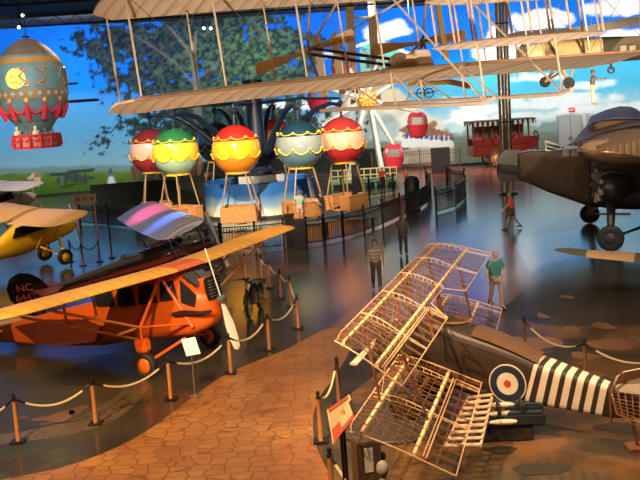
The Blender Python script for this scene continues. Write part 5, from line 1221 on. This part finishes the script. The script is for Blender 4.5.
for k, (y, z, lb) in enumerate(((-.2, .40, 'lowest ivory nosed bomb on the navy display cart'), (-.02, .50, 'middle ivory bomb on the navy display cart'), (.14, .62, 'rearmost ivory bomb on the navy display cart'))):
    Mx = Matrix.Translation(V((bp0.x, bp0.y, 0)) + Matrix.Rotation(math.atan2(-.08, 1), 3, 'Z') @ V((-.45, y - .08, z))) @ Matrix.Rotation(math.atan2(-.08, 1), 4, 'Z')
    q = MB(); q.lathe([(.005, -.0), (.025, .05), (.045, .12), (.055, .2), (.055, .42), (.04, .5), (.03, .54)], 14, Matrix.Rotation(PI / 2, 4, 'Y')); o = q.build('bomb_casing', M_shell, smooth=True); o.matrix_world = Mx; tag(o, lb, 'bomb', 'bombs on the display cart')
# ---------------------------------------------------------------- stanchions and ropes
M_post = mat('orange_wood_post', (.50, .20, .07), .4, noise=.2, coat=.3)
def stanch(px, py, label, group, h=.98, m=M_post):
    p = gd(px, py); t = thing('barrier_post', label, 'barrier post', (p.x, p.y, 0), group=group)
    q = MB(); q.box((0, 0, .02), (.30, .30, .035), bev=.008); q.build('base', M_iron, t)
    q = MB(); q.lathe([(.052, .035), (.045, .06), (.045, h - .12), (.05, h - .11)], 14, cap=True); q.build('post', m, t, smooth=True)
    q = MB(); q.lathe([(.03, h - .12), (.05, h - .10), (.05, h - .06), (.03, h - .05), (.03, h - .02), (.045, h), (.035, h + .04), (.005, h + .055)], 12); q.build('cap', M_iron, t, smooth=True)
    return V((p.x, p.y, h - .08))
def rope(a, b, label, sag=.28, group='barrier ropes', m=M_rope):
    d = (b - a).normalized(); P = catenary(a + d * .05, b - d * .05, sag, 18); o0 = P[0]
    t = thing('barrier_rope', label, 'rope', tuple(o0), group=group, world=True)
    q = MB(); q.tube(P[2:-2], .026, 8); q.build('rope', m, t, smooth=True)
    for seg in (P[:3], P[-3:]): q = MB(); q.tube(seg, .024, 8); q.build('hook', M_iron, t)
Lf = [(-46, 450), (18.5, 442), (96, 424), (171, 399.5), (231, 373.5), (269.5, 350.5), (298.5, 329)]
names = ['barrier post just outside the left edge', 'leftmost orange barrier post with the pebble band at its foot', 'orange barrier post at the bottom left, second from the left edge', 'orange barrier post just left of the white placard', 'orange barrier post just right of the white placard', 'orange barrier post right of the propeller tip', 'orange barrier post at the front right corner of the barrier line']
tops_ = [stanch(x, y, n, 'front barrier posts') for (x, y), n in zip(Lf, names)]
rn = ['cream rope entering from the left edge', 'cream rope between the two leftmost posts', 'cream rope drooping left of the orange wheel', 'cream rope passing the white placard', 'cream rope below the propeller tip', 'cream rope in front of the motorcycle']
for a, b, n in zip(tops_, tops_[1:], rn): rope(a, b, n)
Lb = [(291, 306), (281, 298.5), (270, 288), (262, 281)]
nb = ['barrier post at the right rear, nearest behind the corner post', 'slim barrier post right of the motorcycle', 'slim barrier post behind the motorcycle handlebar', 'rearmost slim barrier post by the fence reflection']
tb = [stanch(x, y, n, 'rear barrier posts') for (x, y), n in zip(Lb, nb)]
prev = tops_[-1]
for b, n in zip(tb, ['rope from the corner post toward the rear', 'rope right of the motorcycle', 'rope behind the motorcycle', 'rearmost rope of the right barrier line']): rope(prev, b, n, sag=.18); prev = b
x = stanch(246, 279, 'barrier post behind the propeller, above the motorcycle', 'rear barrier posts'); 
Lr = [(525.5, 357), (585.5, 384), (676, 398)]
nr = ['barrier post right of the person in teal', 'brown barrier post at the right in front of the terrain patches', 'barrier post beyond the right edge']
M_brpost = mat('brown_barrier_post', (.20, .10, .055), .45); tr = [stanch(x, y, n, 'right barrier posts', m=M_brpost) for (x, y), n in zip(Lr, nr)]
rope(tr[0], tr[1], 'rope between the two right-hand brown posts', group='right barrier ropes', m=mat('darker_rope', (.40, .30, .19), .8)); rope(tr[1], tr[2], 'rope leaving through the right edge', group='right barrier ropes', m=MATS['darker_rope'])  # rope colour darker than the cream one
a = stanch(321, 442, 'barrier post left of the tilted map panel', 'posts by the map panel'); b = stanch(339, 402, 'brown barrier post behind the tilted map panel', 'posts by the map panel', m=M_brpost)
c = stanch(333, 508, 'barrier post below the map panel at the bottom edge', 'posts by the map panel')
rope(a, b, 'rope from the map panel post to the post behind', sag=.3, group='ropes by the map panel'); rope(V(c), V(gd(378, 540)) + V((0, 0, .85)), 'cream rope hanging under the map panel', sag=.25, group='ropes by the map panel')
for (x, y, n) in ((71, 262, 'thin barrier post left of the black tail'), (83, 266, 'thin barrier post right of the yellow plane wheel'), (100, 262, 'tan barrier post behind the black fuselage'), (112, 258, 'tan barrier post below the notice board')): stanch(x, y, n, 'barrier posts behind the yellow plane', m=M_brpost)
def bp(x, y, h=.90): p = gd(x, y); return V((p.x, p.y, h))
rope(bp(71, 262), bp(83, 266), 'dark rope right of the yellow plane wheel', sag=.25, group='ropes behind the yellow plane', m=M_dark); rope(bp(83, 266), bp(100, 262), 'dark rope behind the black fuselage', sag=.25, group='ropes behind the yellow plane', m=M_dark)

# white placard
p = gd(195, 396); t = thing('placard_stand', 'white tilted placard on a thin stand before the orange plane', 'sign', (p.x, p.y, 0))
q = MB(); q.tube([(0, 0, .02), (0, 0, 1.12)], .012, 8); q.lathe([(.14, 0), (.14, .015), (.02, .03)], 16, cap=True); q.build('pole', M_steel, t)
q = MB(); R_p = Euler((math.radians(50), 0, math.radians(28))).to_matrix(); q.box((0, 0, 1.18), (.34, .44, .015), R=R_p); q.build('panel', mat('white_placard', (.85, .82, .74), .4), t)
# tilted map panel near the bottom
p = gd(346, 452); z = .95
t = thing('map_lectern', 'tilted red and cream map panel beside the skeleton wing tip', 'sign', tuple(p), world=True)
P = [at(328, 409, 14.2), at(349, 394, 14.9), at(357, 413, 14.5), at(334, 443, 13.6)]; nn = (P[1] - P[0]).cross(P[3] - P[0]).normalized()
if nn.z < 0: nn = -nn
q = MB(); q.prism(P, -nn * .03); pn = q.build('panel', mat('panel_cream', (.78, .60, .32), .4), t); pn['_world'] = tuple(p)
def quad(a0, a1, b0, b1, d=.004):
    f = lambda u, v: P[0].lerp(P[1], u).lerp(P[3].lerp(P[2], u), v) + nn * d
    return [f(a0, b0), f(a1, b0), f(a1, b1), f(a0, b1)]
q = MB(); q.prism(quad(.0, .9, 0, .13), nn * .002); q.prism(quad(0, .34, .62, 1), nn * .002); q.prism(quad(.34, .9, .86, 1), nn * .002); q.build('red_field', mat('panel_red', (.70, .12, .05), .4), pn)
q = MB(); q.prism(quad(.86, 1, .3, 1), nn * .003); q.build('photo_strip', mat('panel_dark', (.06, .03, .02), .4), pn)
q = MB()
for k in range(5): c = quad(.45 + .03 * k, .62, .35 + .05 * k, .37 + .05 * k, .006); q.prism(c, nn * .001)
q.build('map_lines', mat('map_ochre', (.45, .30, .10), .5), pn)
q = MB()
for e in (.2, .8): a = P[3].lerp(P[2], .5).lerp(P[0].lerp(P[1], .5), e); q.tube([a - nn * .03, V((a.x, a.y, .02))], .025, 6)
q.box((P[0].x + .2, P[0].y - .1, .02), (.5, .6, .03)); q.build('stand', M_iron, t)
# grey case with white label
p = gd(372, 478); t = thing('display_case', 'dark brown display case with a white label under the skeleton wing', 'case', tuple(gd(374, 500)), rz=.25); loc = V(t.location)
q = MB(); q.box((0, .3, .48), (.42, .4, .96), bev=.02); q.build('cabinet', mat('case_brown', (.09, .055, .035), .45), t)
q = MB(); q.box((-.02, .09, .66), (.15, .012, .42), bev=.003); q.build('label_plate', mat('label_white', (.60, .58, .54), .5), t)
q = MB(); q.ball((.34, .45, .55), (.05, .05, .08), 10); q.tube([(.34, .45, .5), (.34, .45, .02)], .02, 6); q.box((.34, .45, .02), (.2, .2, .03)); q.build('camera_post', M_iron, t)
# stage disc under the near wing (round dark plinth)
q = MB(); q.lathe([(.01, .06), (1.3, .06), (1.33, .04), (1.33, 0), (.01, 0)], 40); o = q.build('round_plinth', mat('charcoal_plinth', (.035, .030, .024), .5)); c = gd(378, 440); o.location = (c.x + .35, c.y + 1.0, 0.008); tag(o, 'dark round plinth behind the tilted map panel', 'plinth')

# ---------------------------------------------------------------- motorcycle
p = gd(249, 319); t = thing('motorcycle', 'black vintage motorcycle with yellow rimmed front wheel facing the viewer', 'motorcycle', (p.x, p.y, 0), rz=math.radians(-100)); t.scale = (1.12,) * 3
for x, nm in ((0.05, 'f'), (1.4, 'r')):
    xx = -x + .0; q = MB(); q.wheel((xx, 0, .34), (0, 1, 0), .34, .10, 26, rim=.82); w_ = q.build('wheel', M_rubber, t, smooth=True)
    q = MB(); q.lathe([(.29, -.03), (.29, .03), (.25, .03), (.25, -.03), (.29, -.03)], 24, Matrix.Translation((xx, 0, .34)) @ Matrix.Rotation(PI / 2, 4, 'X'))
    for k in range(16): a = 2 * PI * k / 16; q.tube([(xx, .02, .34), (xx + .27 * math.cos(a), 0, .34 + .27 * math.sin(a))], .006, 4)
    q.disc((xx, 0, .34), (0, 1, 0), .06, .12, 12); q.build('rim', mat('ochre_rim', (.55, .42, .16), .35, .4), w_)
    q = MB(); q.tube([(xx + .37 * math.cos(a), 0, .34 + .40 * math.sin(a)) for a in np.linspace(.3, 2.9, 12)], .06, 6, flat=.4); q.build('mudguard', M_iron, t)
q = MB(); 
for s in (-.08, .08): q.tube([(-.05, s, .34), (-.28, s, .98)], .025, 6)
q.build('front_fork', M_iron, t)
q = MB(); q.tube([(-.45, .42, 1.02), (-.35, .2, 1.06), (-.28, 0, 1.0), (-.35, -.2, 1.06), (-.45, -.42, 1.02)], .018, 6); q.build('handlebar', M_iron, t)
q = MB(); q.ball((-.18, 0, .92), (.1, .1, .1), 12); hl = q.build('headlamp', M_iron, t, smooth=True); q = MB(); q.disc((-.09, 0, .92), (1, 0, 0), .085, .03, 14); q.build('lens', mat('headlamp_lens', (.6, .6, .55), .1), hl)
q = MB(); q.ball((-.6, 0, .86), (.3, .15, .13), 14); q.build('fuel_tank', M_bk, t, smooth=True)
q = MB(); q.ball((-1.05, 0, .82), (.22, .14, .06), 12); q.build('saddle', mat('brown_leather', (.16, .07, .03)), t, smooth=True)
q = MB(); q.tube([(-.3, 0, .9), (-.5, 0, .32), (-1.0, 0, .30), (-1.4, 0, .34), (-1.0, 0, .75), (-.3, 0, .9)], .03, 6); q.build('frame', M_iron, t)
q = MB(); q.box((-.7, 0, .45), (.35, .26, .3), bev=.04); q.lathe([(.09, 0), (.09, .25), (.05, .27)], 10, Matrix.Translation((-.65, 0, .55))); q.tube([(-.55, .14, .5), (-.7, .18, .25), (-1.5, .18, .26)], .03, 6); q.tube([(-.7, -.2, .25), (-.75, -.35, .02)], .015, 5); q.build('engine', mat('engine_iron', (.16, .12, .09)), t)

# ---------------------------------------------------------------- people
def person(px, py, yaw, label, h=1.74, shirt=(.3, .3, .3), pants=(.05, .05, .05), skin=(.50, .25, .15), hair=(.05, .03, .02), shoes=(.03, .03, .03), stride=0.0, arms=(.1, .1), bend=(.3, .3), shorts=False, female=False, bald=False, stripes=None, backpack=None, loc=None, hang=False, lean=0.0, longhair=False, hat=None):
    p = loc or gd(px, py); t = thing('person', label, 'person', tuple(p), rz=yaw, group=None); s = h / 1.74
    # joints: facing +x, left +y
    J = {}; sw = .19 if not female else .165; hw = .10
    J['pel'] = V((0, 0, .94)); J['spi'] = V((.01 + lean * .3, 0, 1.14)); J['che'] = V((.0 + lean * .7, 0, 1.33)); J['nec'] = V((lean, 0, 1.49)); J['hea'] = V((.015 + lean * 1.1, 0, 1.57))
    R = {'pel': .125, 'spi': .115, 'che': .135, 'nec': .052, 'hea': .055}
    for side, y in (('L', 1), ('R', -1)):
        st = stride * (1 if side == 'L' else -1); a = arms[0 if side == 'L' else 1]; b = bend[0 if side == 'L' else 1]
        J['sh' + side] = V((lean * .9, y * sw, 1.43)); R['sh' + side] = .062
        el = J['sh' + side] + V((math.sin(a) * .29, y * .07, -math.cos(a) * .28)); J['el' + side] = el; R['el' + side] = .042
        wr = el + V((math.sin(a + b) * .25, y * .01, -math.cos(a + b) * .25)); J['wr' + side] = wr; R['wr' + side] = .027
        hd_ = (wr - el).normalized(); J['pa' + side] = wr + hd_ * .075; R['pa' + side] = .034
        J['hi' + side] = V((0, y * hw, .90)); R['hi' + side] = .088
        J['kn' + side] = V((st * .30, y * (hw + .005), .50 + abs(st) * .01)); R['kn' + side] = .056
        J['an' + side] = V((st * .62 - (.10 if st < 0 else 0), y * (hw + .005), .085 + (.06 if st < 0 else 0))); R['an' + side] = .038
        J['to' + side] = J['an' + side] + V((.17, y * .02, -.05)); R['to' + side] = .036
    names_ = list(J); idx = {k: i for i, k in enumerate(names_)}; verts = [J[k] * s for k in names_]; rad = [R[k] * s for k in names_]
    E_ = [('pel', 'spi'), ('spi', 'che'), ('che', 'nec'), ('nec', 'hea')]
    for sd in 'LR': E_ += [('che', 'sh' + sd), ('sh' + sd, 'el' + sd), ('el' + sd, 'wr' + sd), ('wr' + sd, 'pa' + sd), ('pel', 'hi' + sd), ('hi' + sd, 'kn' + sd), ('kn' + sd, 'an' + sd), ('an' + sd, 'to' + sd)]
    edges = [(idx[a], idx[b]) for a, b in E_]
    me = skin_mesh(verts, edges, rad, 1)
    bm = bmesh.new(); bm.from_mesh(me)
    # head, face, ears and fingers joined to the body mesh
    q = MB(); hc = (J['hea'] + V((.015, 0, .075))) * s
    q.ball(hc, (.098 * s, .076 * s, .122 * s), 16); q.ball(hc + V((.02, 0, -.06)) * s, (.07 * s, .055 * s, .06 * s), 12)
    q.add([hc + V(v) * s for v in ((.092, -.016, -.03), (.092, .016, -.03), (.125, 0, -.028), (.088, 0, .025))], [[0, 1, 2], [0, 2, 3], [1, 3, 2], [0, 3, 1]])
    for y in (1, -1): q.ball(hc + V((0, y * .078, -.01)) * s, (.018 * s, .010 * s, .03 * s), 8)
    q.tube([hc + V((.082, -.022, -.062)) * s, hc + V((.088, 0, -.064)) * s, hc + V((.082, .022, -.062)) * s], .007 * s, 5)
    for sd, y in (('L', 1), ('R', -1)):
        w = J['wr' + sd]; d = (J['pa' + sd] - w).normalized(); fwd = V((1, 0, 0)); fwd = (fwd - d * fwd.dot(d)).normalized(); inn = V((0, -y, 0))
        for k, L in enumerate((.070, .080, .075, .058)):
            b0 = w + d * .085 + fwd * (.030 - .020 * k); p1 = b0 + d * L * .5 + inn * .006; p2 = b0 + d * L * .95 + inn * .024
            q.tube([b0 * s, p1 * s, p2 * s], [.0095 * s, .0085 * s, .006 * s], 6)
        b0 = w + d * .03 + fwd * .028; q.tube([b0 * s, (b0 + fwd * .025 + d * .025 + inn * .01) * s, (b0 + fwd * .032 + d * .06 + inn * .02) * s], [.012 * s, .010 * s, .007 * s], 6)
    vs = [bm.verts.new(v) for v in q.v]
    for f in q.f:
        try: bm.faces.new([vs[i] for i in f])
        except ValueError: pass
    bmesh.ops.recalc_face_normals(bm, faces=bm.faces[:]); m2 = bpy.data.meshes.new('body'); bm.to_mesh(m2); bm.free(); bpy.data.meshes.remove(me)
    def cm(nm, c, r=.75): return mat('%s_%d_%d_%d' % ((nm,) + tuple(int(k * 255) for k in c)), c, r)
    m2.materials.append(cm('skin', skin, .5)); m2.polygons.foreach_set('use_smooth', [True] * len(m2.polygons)); o = bpy.data.objects.new('body', m2); C.objects.link(o); o.parent = t
    def cloth(nm, keys, ed, grow, c, over=None, sub=1, matl=None):
        ks = list(keys); id2 = {k: i for i, k in enumerate(ks)}; vv = [(over[k] if over and k in over else J[k]) * s for k in ks]; rr = [(R.get(k, .06) + (grow[k] if isinstance(grow, dict) else grow)) * s for k in ks]
        m_ = skin_mesh(vv, [(id2[a], id2[b]) for a, b in ed], rr, sub); m_.materials.append(matl or cm('cloth', c)); m_.polygons.foreach_set('use_smooth', [True] * len(m_.polygons)); m_.name = nm
        o = bpy.data.objects.new(nm, m_); C.objects.link(o); o.parent = t; return o
    slv = {sd: J['sh' + sd].lerp(J['el' + sd], .75) for sd in 'LR'}; R['slL'] = R['slR'] = .052; J['slL'], J['slR'] = slv['L'], slv['R']
    J['hem'] = V((0, 0, .98)); R['hem'] = .125; R['hmL'] = R['hmR'] = .098; J['hmL'] = V((0, .075, .86)); J['hmR'] = V((0, -.075, .86)); J['cn'] = V((lean * .95, 0, 1.455)); R['cn'] = .07
    sm = None
    if stripes:
        sm = ribbed('striped_shirt', shirt, stripes, 2.6 / s, 'Z', .8, bump=0)
        for n_ in sm.node_tree.nodes:
            if n_.type == 'MATH': n_.inputs[1].default_value = 1.2
    cloth('shirt', ['spi', 'hem', 'che', 'cn', 'shL', 'slL', 'shR', 'slR', 'hmL', 'hmR'], [('hem', 'hmL'), ('hem', 'hmR'), ('hem', 'spi'), ('spi', 'che'), ('che', 'cn'), ('che', 'shL'), ('shL', 'slL'), ('che', 'shR'), ('shR', 'slR')], .022, shirt, matl=sm)
    if shorts:
        R['ktL'] = R['ktR'] = .085; J['ktL'] = J['hiL'].lerp(J['knL'], .85); J['ktR'] = J['hiR'].lerp(J['knR'], .85)
        cloth('shorts', ['pel', 'hiL', 'ktL', 'hiR', 'ktR'], [('pel', 'hiL'), ('hiL', 'ktL'), ('pel', 'hiR'), ('hiR', 'ktR')], .018, pants)
    else:
        R['ctL'] = R['ctR'] = .055; 
        for sd in 'LR': J['ct' + sd] = J['kn' + sd].lerp(J['an' + sd], .93)
        cloth('trousers', ['pel', 'hiL', 'knL', 'ctL', 'hiR', 'knR', 'ctR'], [('pel', 'hiL'), ('hiL', 'knL'), ('knL', 'ctL'), ('pel', 'hiR'), ('hiR', 'knR'), ('knR', 'ctR')], .018, pants)
    for sd in 'LR':
        q = MB(); a = J['an' + sd] * s; 
        d = V((1, 0, 0)); q.loft([srr(a + V((x, 0, z)) * s, (0, 1, 0), (0, 0, 1), w * s, hh * s, 12, 3) for x, z, w, hh in ((-.07, -.035, .05, .06), (-.04, -.025, .085, .10), (.04, -.03, .09, .095), (.12, -.045, .095, .07), (.19, -.055, .07, .045), (.21, -.06, .03, .03))]); q.build('shoe', cm('shoe', shoes, .5), t, smooth=True)
    if not bald:
        q = MB(); q.ball(hc + V((-.014, 0, .026)) * s, (.102 * s, .087 * s, .112 * s), 16)
        if longhair: q.ball(hc + V((-.05, 0, -.08)) * s, (.06 * s, .085 * s, .13 * s), 12)
        hr = q.build('hair', cm('hair', hair, .7), t, smooth=True)
    q = MB()
    for y in (1, -1): q.ball(hc + V((.088, y * .03, .008)) * s, (.010 * s, .013 * s, .008 * s), 6)
    q.build('eyes', mat('dark_eye', (.02, .015, .01), .3), t)
    if hat: q = MB(); q.lathe([(.11 * s, 0), (.11 * s, .05 * s), (.07 * s, .10 * s), (.01, .11 * s)], 14, Matrix.Translation(hc + V((0, 0, .06)) * s)); q.box(hc + V((.11, 0, .065)) * s, (.1 * s, .14 * s, .012)); q.build('cap', cm('cloth', hat), t, smooth=True)
    if backpack: q = MB(); q.box(V((-.2 + lean * .6, 0, 1.2)) * s, (.16, .3, .42), bev=.05); q.build('backpack', cm('cloth', backpack), t, smooth=True)
    return t
D2 = math.radians
person(497, 308, D2(-78), 'person in a teal t-shirt and khaki trousers walking beside the skeleton wing', 1.74, (.035, .19, .17), (.33, .24, .17), skin=(.50, .28, .18), hair=(.42, .26, .15), stride=.35, arms=(.12, -.12), backpack=(.03, .03, .03))
person(377, 290, D2(-88), 'person in a striped grey shirt and dark shorts walking on the open floor', 1.74, (.16, .14, .11), (.05, .04, .03), skin=(.28, .15, .09), stride=.2, arms=(.1, -.1), stripes=(.30, .27, .21))
person(404, 256, D2(-85), 'dark clothed person standing behind the skeleton wing', 1.70, (.03, .025, .02), (.02, .018, .016), skin=(.10, .06, .04), stride=.1)  # dark tones for clothes and skin
person(512, 229, D2(175), 'person in a bright red-orange shirt walking past the steel column', 1.74, (.75, .07, .02), (.10, .08, .07), skin=(.45, .26, .18), hair=(.30, .2, .12), stride=.5, arms=(.5, -.5), shorts=True, lean=.05)
person(301, 224, D2(80), 'person in a pale green shirt and pink shorts watching the balloon ride', 1.80, (.24, .40, .27), (.62, .36, .30), skin=(.45, .22, .13), hair=(.14, .08, .05), shorts=True, arms=(.15, .2))
person(323, 222, D2(170), 'person in black top holding a blond child by the balloon ride', 1.62, (.02, .02, .025), (.05, .05, .08), skin=(.60, .36, .25), hair=(.10, .05, .03), arms=(.9, .9), bend=(.9, .9), longhair=True, female=True)
person(318.5, 221, D2(20), 'small blond child beside the person in the black top', 1.15, (.62, .40, .30), (.3, .2, .2), skin=(.65, .40, .28), hair=(.75, .55, .28))
person(383, 190, D2(-80), 'child in a red shirt and black trousers waiting near the ferris wheel', 1.58, (.62, .05, .02), (.02, .02, .02), skin=(.40, .2, .12))
person(396, 178, D2(-90), 'person in a dark printed top standing below the red gondola', 1.66, (.03, .03, .06), (.45, .28, .18), skin=(.50, .28, .18), shorts=True, longhair=True, female=True)
person(407, 187, D2(-120), 'child in a red and white top beside the dark printed top', 1.35, (.70, .16, .08), (.04, .04, .05), skin=(.50, .28, .18), arms=(.8, .1))
person(393, 505, D2(95), 'white haired person at the bottom edge, seen from behind, only the head showing', 1.72, (.14, .09, .06), (.05, .04, .03), skin=(.55, .33, .22), hair=(.78, .66, .50), loc=V((at(383, 475, 12.3).x, 12.3, at(383, 475, 12.3).z * 0)))
# aerialist figure hanging under the tan plane
pa_ = at(593, 105, 30.0)
t = person(0, 0, D2(-20), 'small parachutist dummy in cream trousers hanging under the tan plane', 1.05, (.10, .05, .035), (.66, .50, .24), skin=(.16, .08, .05), shoes=(.35, .2, .12), loc=pa_, arms=(1.2, 1.2), bend=(.3, .2), hat=(.06, .05, .05))
t['category'] = 'mannequin'; t.name = 'hanging_mannequin'
q = MB(); q.tube([(0, 0, 1.02), (0, 0, CEIL - pa_.z - .01)], .008, 4); q.build('hanging_cord', M_wire, t)
# ---------------------------------------------------------------- light
def spotl(name, loc, tgt, W, col, ang, blend=.6, r=.15):
    d = bpy.data.lights.new(name, 'SPOT'); d.energy = W; d.color = col; d.spot_size = math.radians(ang); d.spot_blend = blend; d.shadow_soft_size = r
    o = bpy.data.objects.new(name, d); C.objects.link(o); o.location = loc; o.rotation_euler = (V(tgt) - V(loc)).to_track_quat('-Z', 'Y').to_euler(); return o
def areal(name, loc, tgt, W, col, sx, sy):
    d = bpy.data.lights.new(name, 'AREA'); d.shape = 'RECTANGLE'; d.size = sx; d.size_y = sy; d.energy = W; d.color = col
    o = bpy.data.objects.new(name, d); C.objects.link(o); o.location = loc; o.rotation_euler = (V(tgt) - V(loc)).to_track_quat('-Z', 'Y').to_euler(); return o
WARM = (1, .62, .30); WW = (1, .80, .58); NEU = (1, .95, .88); COOL = (.75, .88, 1)
# wash lights along the mural
for i, x in enumerate(range(-36, 42, 9)):
    yy = np.interp(x, [p[0] for p in WP], [p[1] for p in WP])
    w = 1000
    areal('mural_wash', (x, yy - 9, CEIL - .6), (x, yy, 5.0), w, (.9, .95, 1) if x < 5 else NEU, 5, .5)
spotl('mural_spot', (-18, 72, 13.2), tuple(at(68, 62, 80)), 4500, (.7, .95, 1), 38, 1)
spotl('mural_spot', (6, 72, 13.2), tuple(at(300, 22, 85)), 2500, (.8, .9, 1), 34, 1)
spotl('mural_spot', (16, 72, 13.2), tuple(at(500, 45, 85)), 8000, NEU, 40, 1)
# track lamps over the exhibits, and unseen fill spots added among them
spotl('track_and_fill_spot', (-4, 9, 12), tuple(gd(240, 450)), 7500, (1, .60, .24), 46, .9)
spotl('track_and_fill_spot', (-9, 9, 9), tuple(gd(130, 330, 1.5)), 9500, (1, .66, .34), 48, .8)
spotl('track_and_fill_spot', (-4, 12, 8.5), tuple(gd(205, 300, 1.5)), 4500, (1, .68, .36), 30, .8)
spotl('track_and_fill_spot', (-2.5, 24, 10), tuple(gd(262, 300)), 1600, (1, .62, .2), 26, .8)
spotl('track_and_fill_spot', (-2.0, 15, 9.5), (1.6, 18, 2.6), 6500, (1, .68, .40), 52, .8)
spotl('track_and_fill_spot', (6, 10, 10), (3.6, 17.5, 1.2), 1800, (1, .68, .42), 48, .8)
spotl('track_and_fill_spot', (9, 15, 9.5), tuple(gd(590, 455)), 3600, (1, .62, .34), 60, .9)
spotl('track_and_fill_spot', (-2, 10, 3.5), (1.0, 20, 7.4), 5200, (1, .84, .66), 75, .9)  # added uplight without a fixture, brightens the muslin wings from below
spotl('track_and_fill_spot', (8, 9, 3.0), (6.0, 21, 7.2), 7000, (1, .85, .68), 60, .9)  # second added uplight, for the right half of the muslin biplane
spotl('track_and_fill_spot', (9, 28, 12.5), (13.5, 40, 3.5), 8000, (1, .78, .55), 50, .9)
spotl('track_and_fill_spot', (-5, 36, 11), (-4.0, 54, 1.8), 24000, (1, .82, .6), 40, .9)
spotl('track_and_fill_spot', (3, 42, 12.5), (-.5, 57, 2.5), 15000, (1, .80, .58), 34, .9)
spotl('track_and_fill_spot', (-12, 42, 12.5), (-8.5, 56, 2.5), 14000, (1, .82, .6), 34, .9)
spotl('track_and_fill_spot', (4, 50, 12.8), (3, 62, 4.5), 8000, (1, .9, .75), 42, .9)
spotl('track_and_fill_spot', (-14, 30, 11), (-14.8, 45, 8.5), 4500, (1, .9, .75), 26, .9)
spotl('track_and_fill_spot', (-20, 30, 11), (-13, 43, 2), 7000, (1, .7, .36), 40, .9)
spotl('track_and_fill_spot', (-18, 45, 12), (-18, 59, 2.5), 6000, (1, .9, .8), 34, .9)
spotl('track_and_fill_spot', (10, 24, 12), (8, 38, 0), 2500, (.75, .85, 1), 60, 1)
spotl('track_and_fill_spot', (10, 20, 4), tuple(at(570, 55, 34)), 6500, (1, .78, .5), 40, .9)  # added fill from below, lifts the hanging tan plane
spotl('track_and_fill_spot', (8, 16, 11), tuple(gd(470, 300)), 2600, (1, .75, .6), 50, .9)
spotl('track_and_fill_spot', (2, 10, 9), tuple(gd(232, 335, 1.0)), 2200, (1, .85, .7), 20, .8)  # added to brighten the lower propeller blade
spotl('track_and_fill_spot', (-26, 30, 12), (-12.5, 42.5, 2), 12000, (1, .80, .5), 36, .9)  # extra spot added to make the yellow plane brighter
spotl('track_and_fill_spot', (-1.5, 8, 10.5), tuple(gd(350, 470, .8)), 2600, (1, .70, .42), 34, .9)  # added fill for the map panel and the white hair
spotl('track_and_fill_spot', (-9, 30, 11), tuple(at(30, 85, 44)), 4500, (1, .95, .85), 18, .8)  # added to brighten the antique balloon and its sun face
spotl('track_and_fill_spot', (10, 30, 12), tuple(gd(512, 215)), 3500, (1, .85, .75), 22, .9)  # added so the walker in red stands out brighter
spotl('track_and_fill_spot', (5, 48, 12.5), tuple(at(372, 112, 70)), 22000, (1, .95, .85), 24, .9)  # added to whiten the ferris wheel spokes
spotl('stage_lamp', (-12, 33, 9), tuple(at(150, 205, 36)), 13000, (1, .10, .20), 18, .8)
spotl('track_and_fill_spot', (10, 20, 4), tuple(at(570, 55, 34)), 6500, (1, .78, .5), 40, .9)  # same added fill on the tan plane once more
spotl('track_and_fill_spot', (8, 16, 11), tuple(gd(470, 300)), 2600, (1, .75, .6), 50, .9)
spotl('stage_lamp', (-2, 36, 9), tuple(at(170, 238, 33)), 13000, (.10, .30, 1), 16, .8)
spotl('track_and_fill_spot', (16, 66, 12.5), (14, 79, 2), 9000, (1, .72, .55), 45, .9)
areal('hall_fill', (0, 30, CEIL - 1), (0, 30, 0), 2600, (1, .75, .52), 40, 40)
w = bpy.data.worlds.new('world'); bpy.context.scene.world = w; w.use_nodes = True
w.node_tree.nodes['Background'].inputs['Color'].default_value = (.05, .06, .08, 1); w.node_tree.nodes['Background'].inputs['Strength'].default_value = .4
sc = bpy.context.scene; sc.view_settings.view_transform = 'Standard'; sc.view_settings.look = 'None'; sc.view_settings.gamma = 1; sc.view_settings.exposure = 0.2
sc.cycles.use_denoising = True; sc.cycles.max_bounces = 6; sc.cycles.transparent_max_bounces = 12; sc.cycles.sample_clamp_indirect = 6; sc.cycles.caustics_reflective = False; sc.cycles.caustics_refractive = False
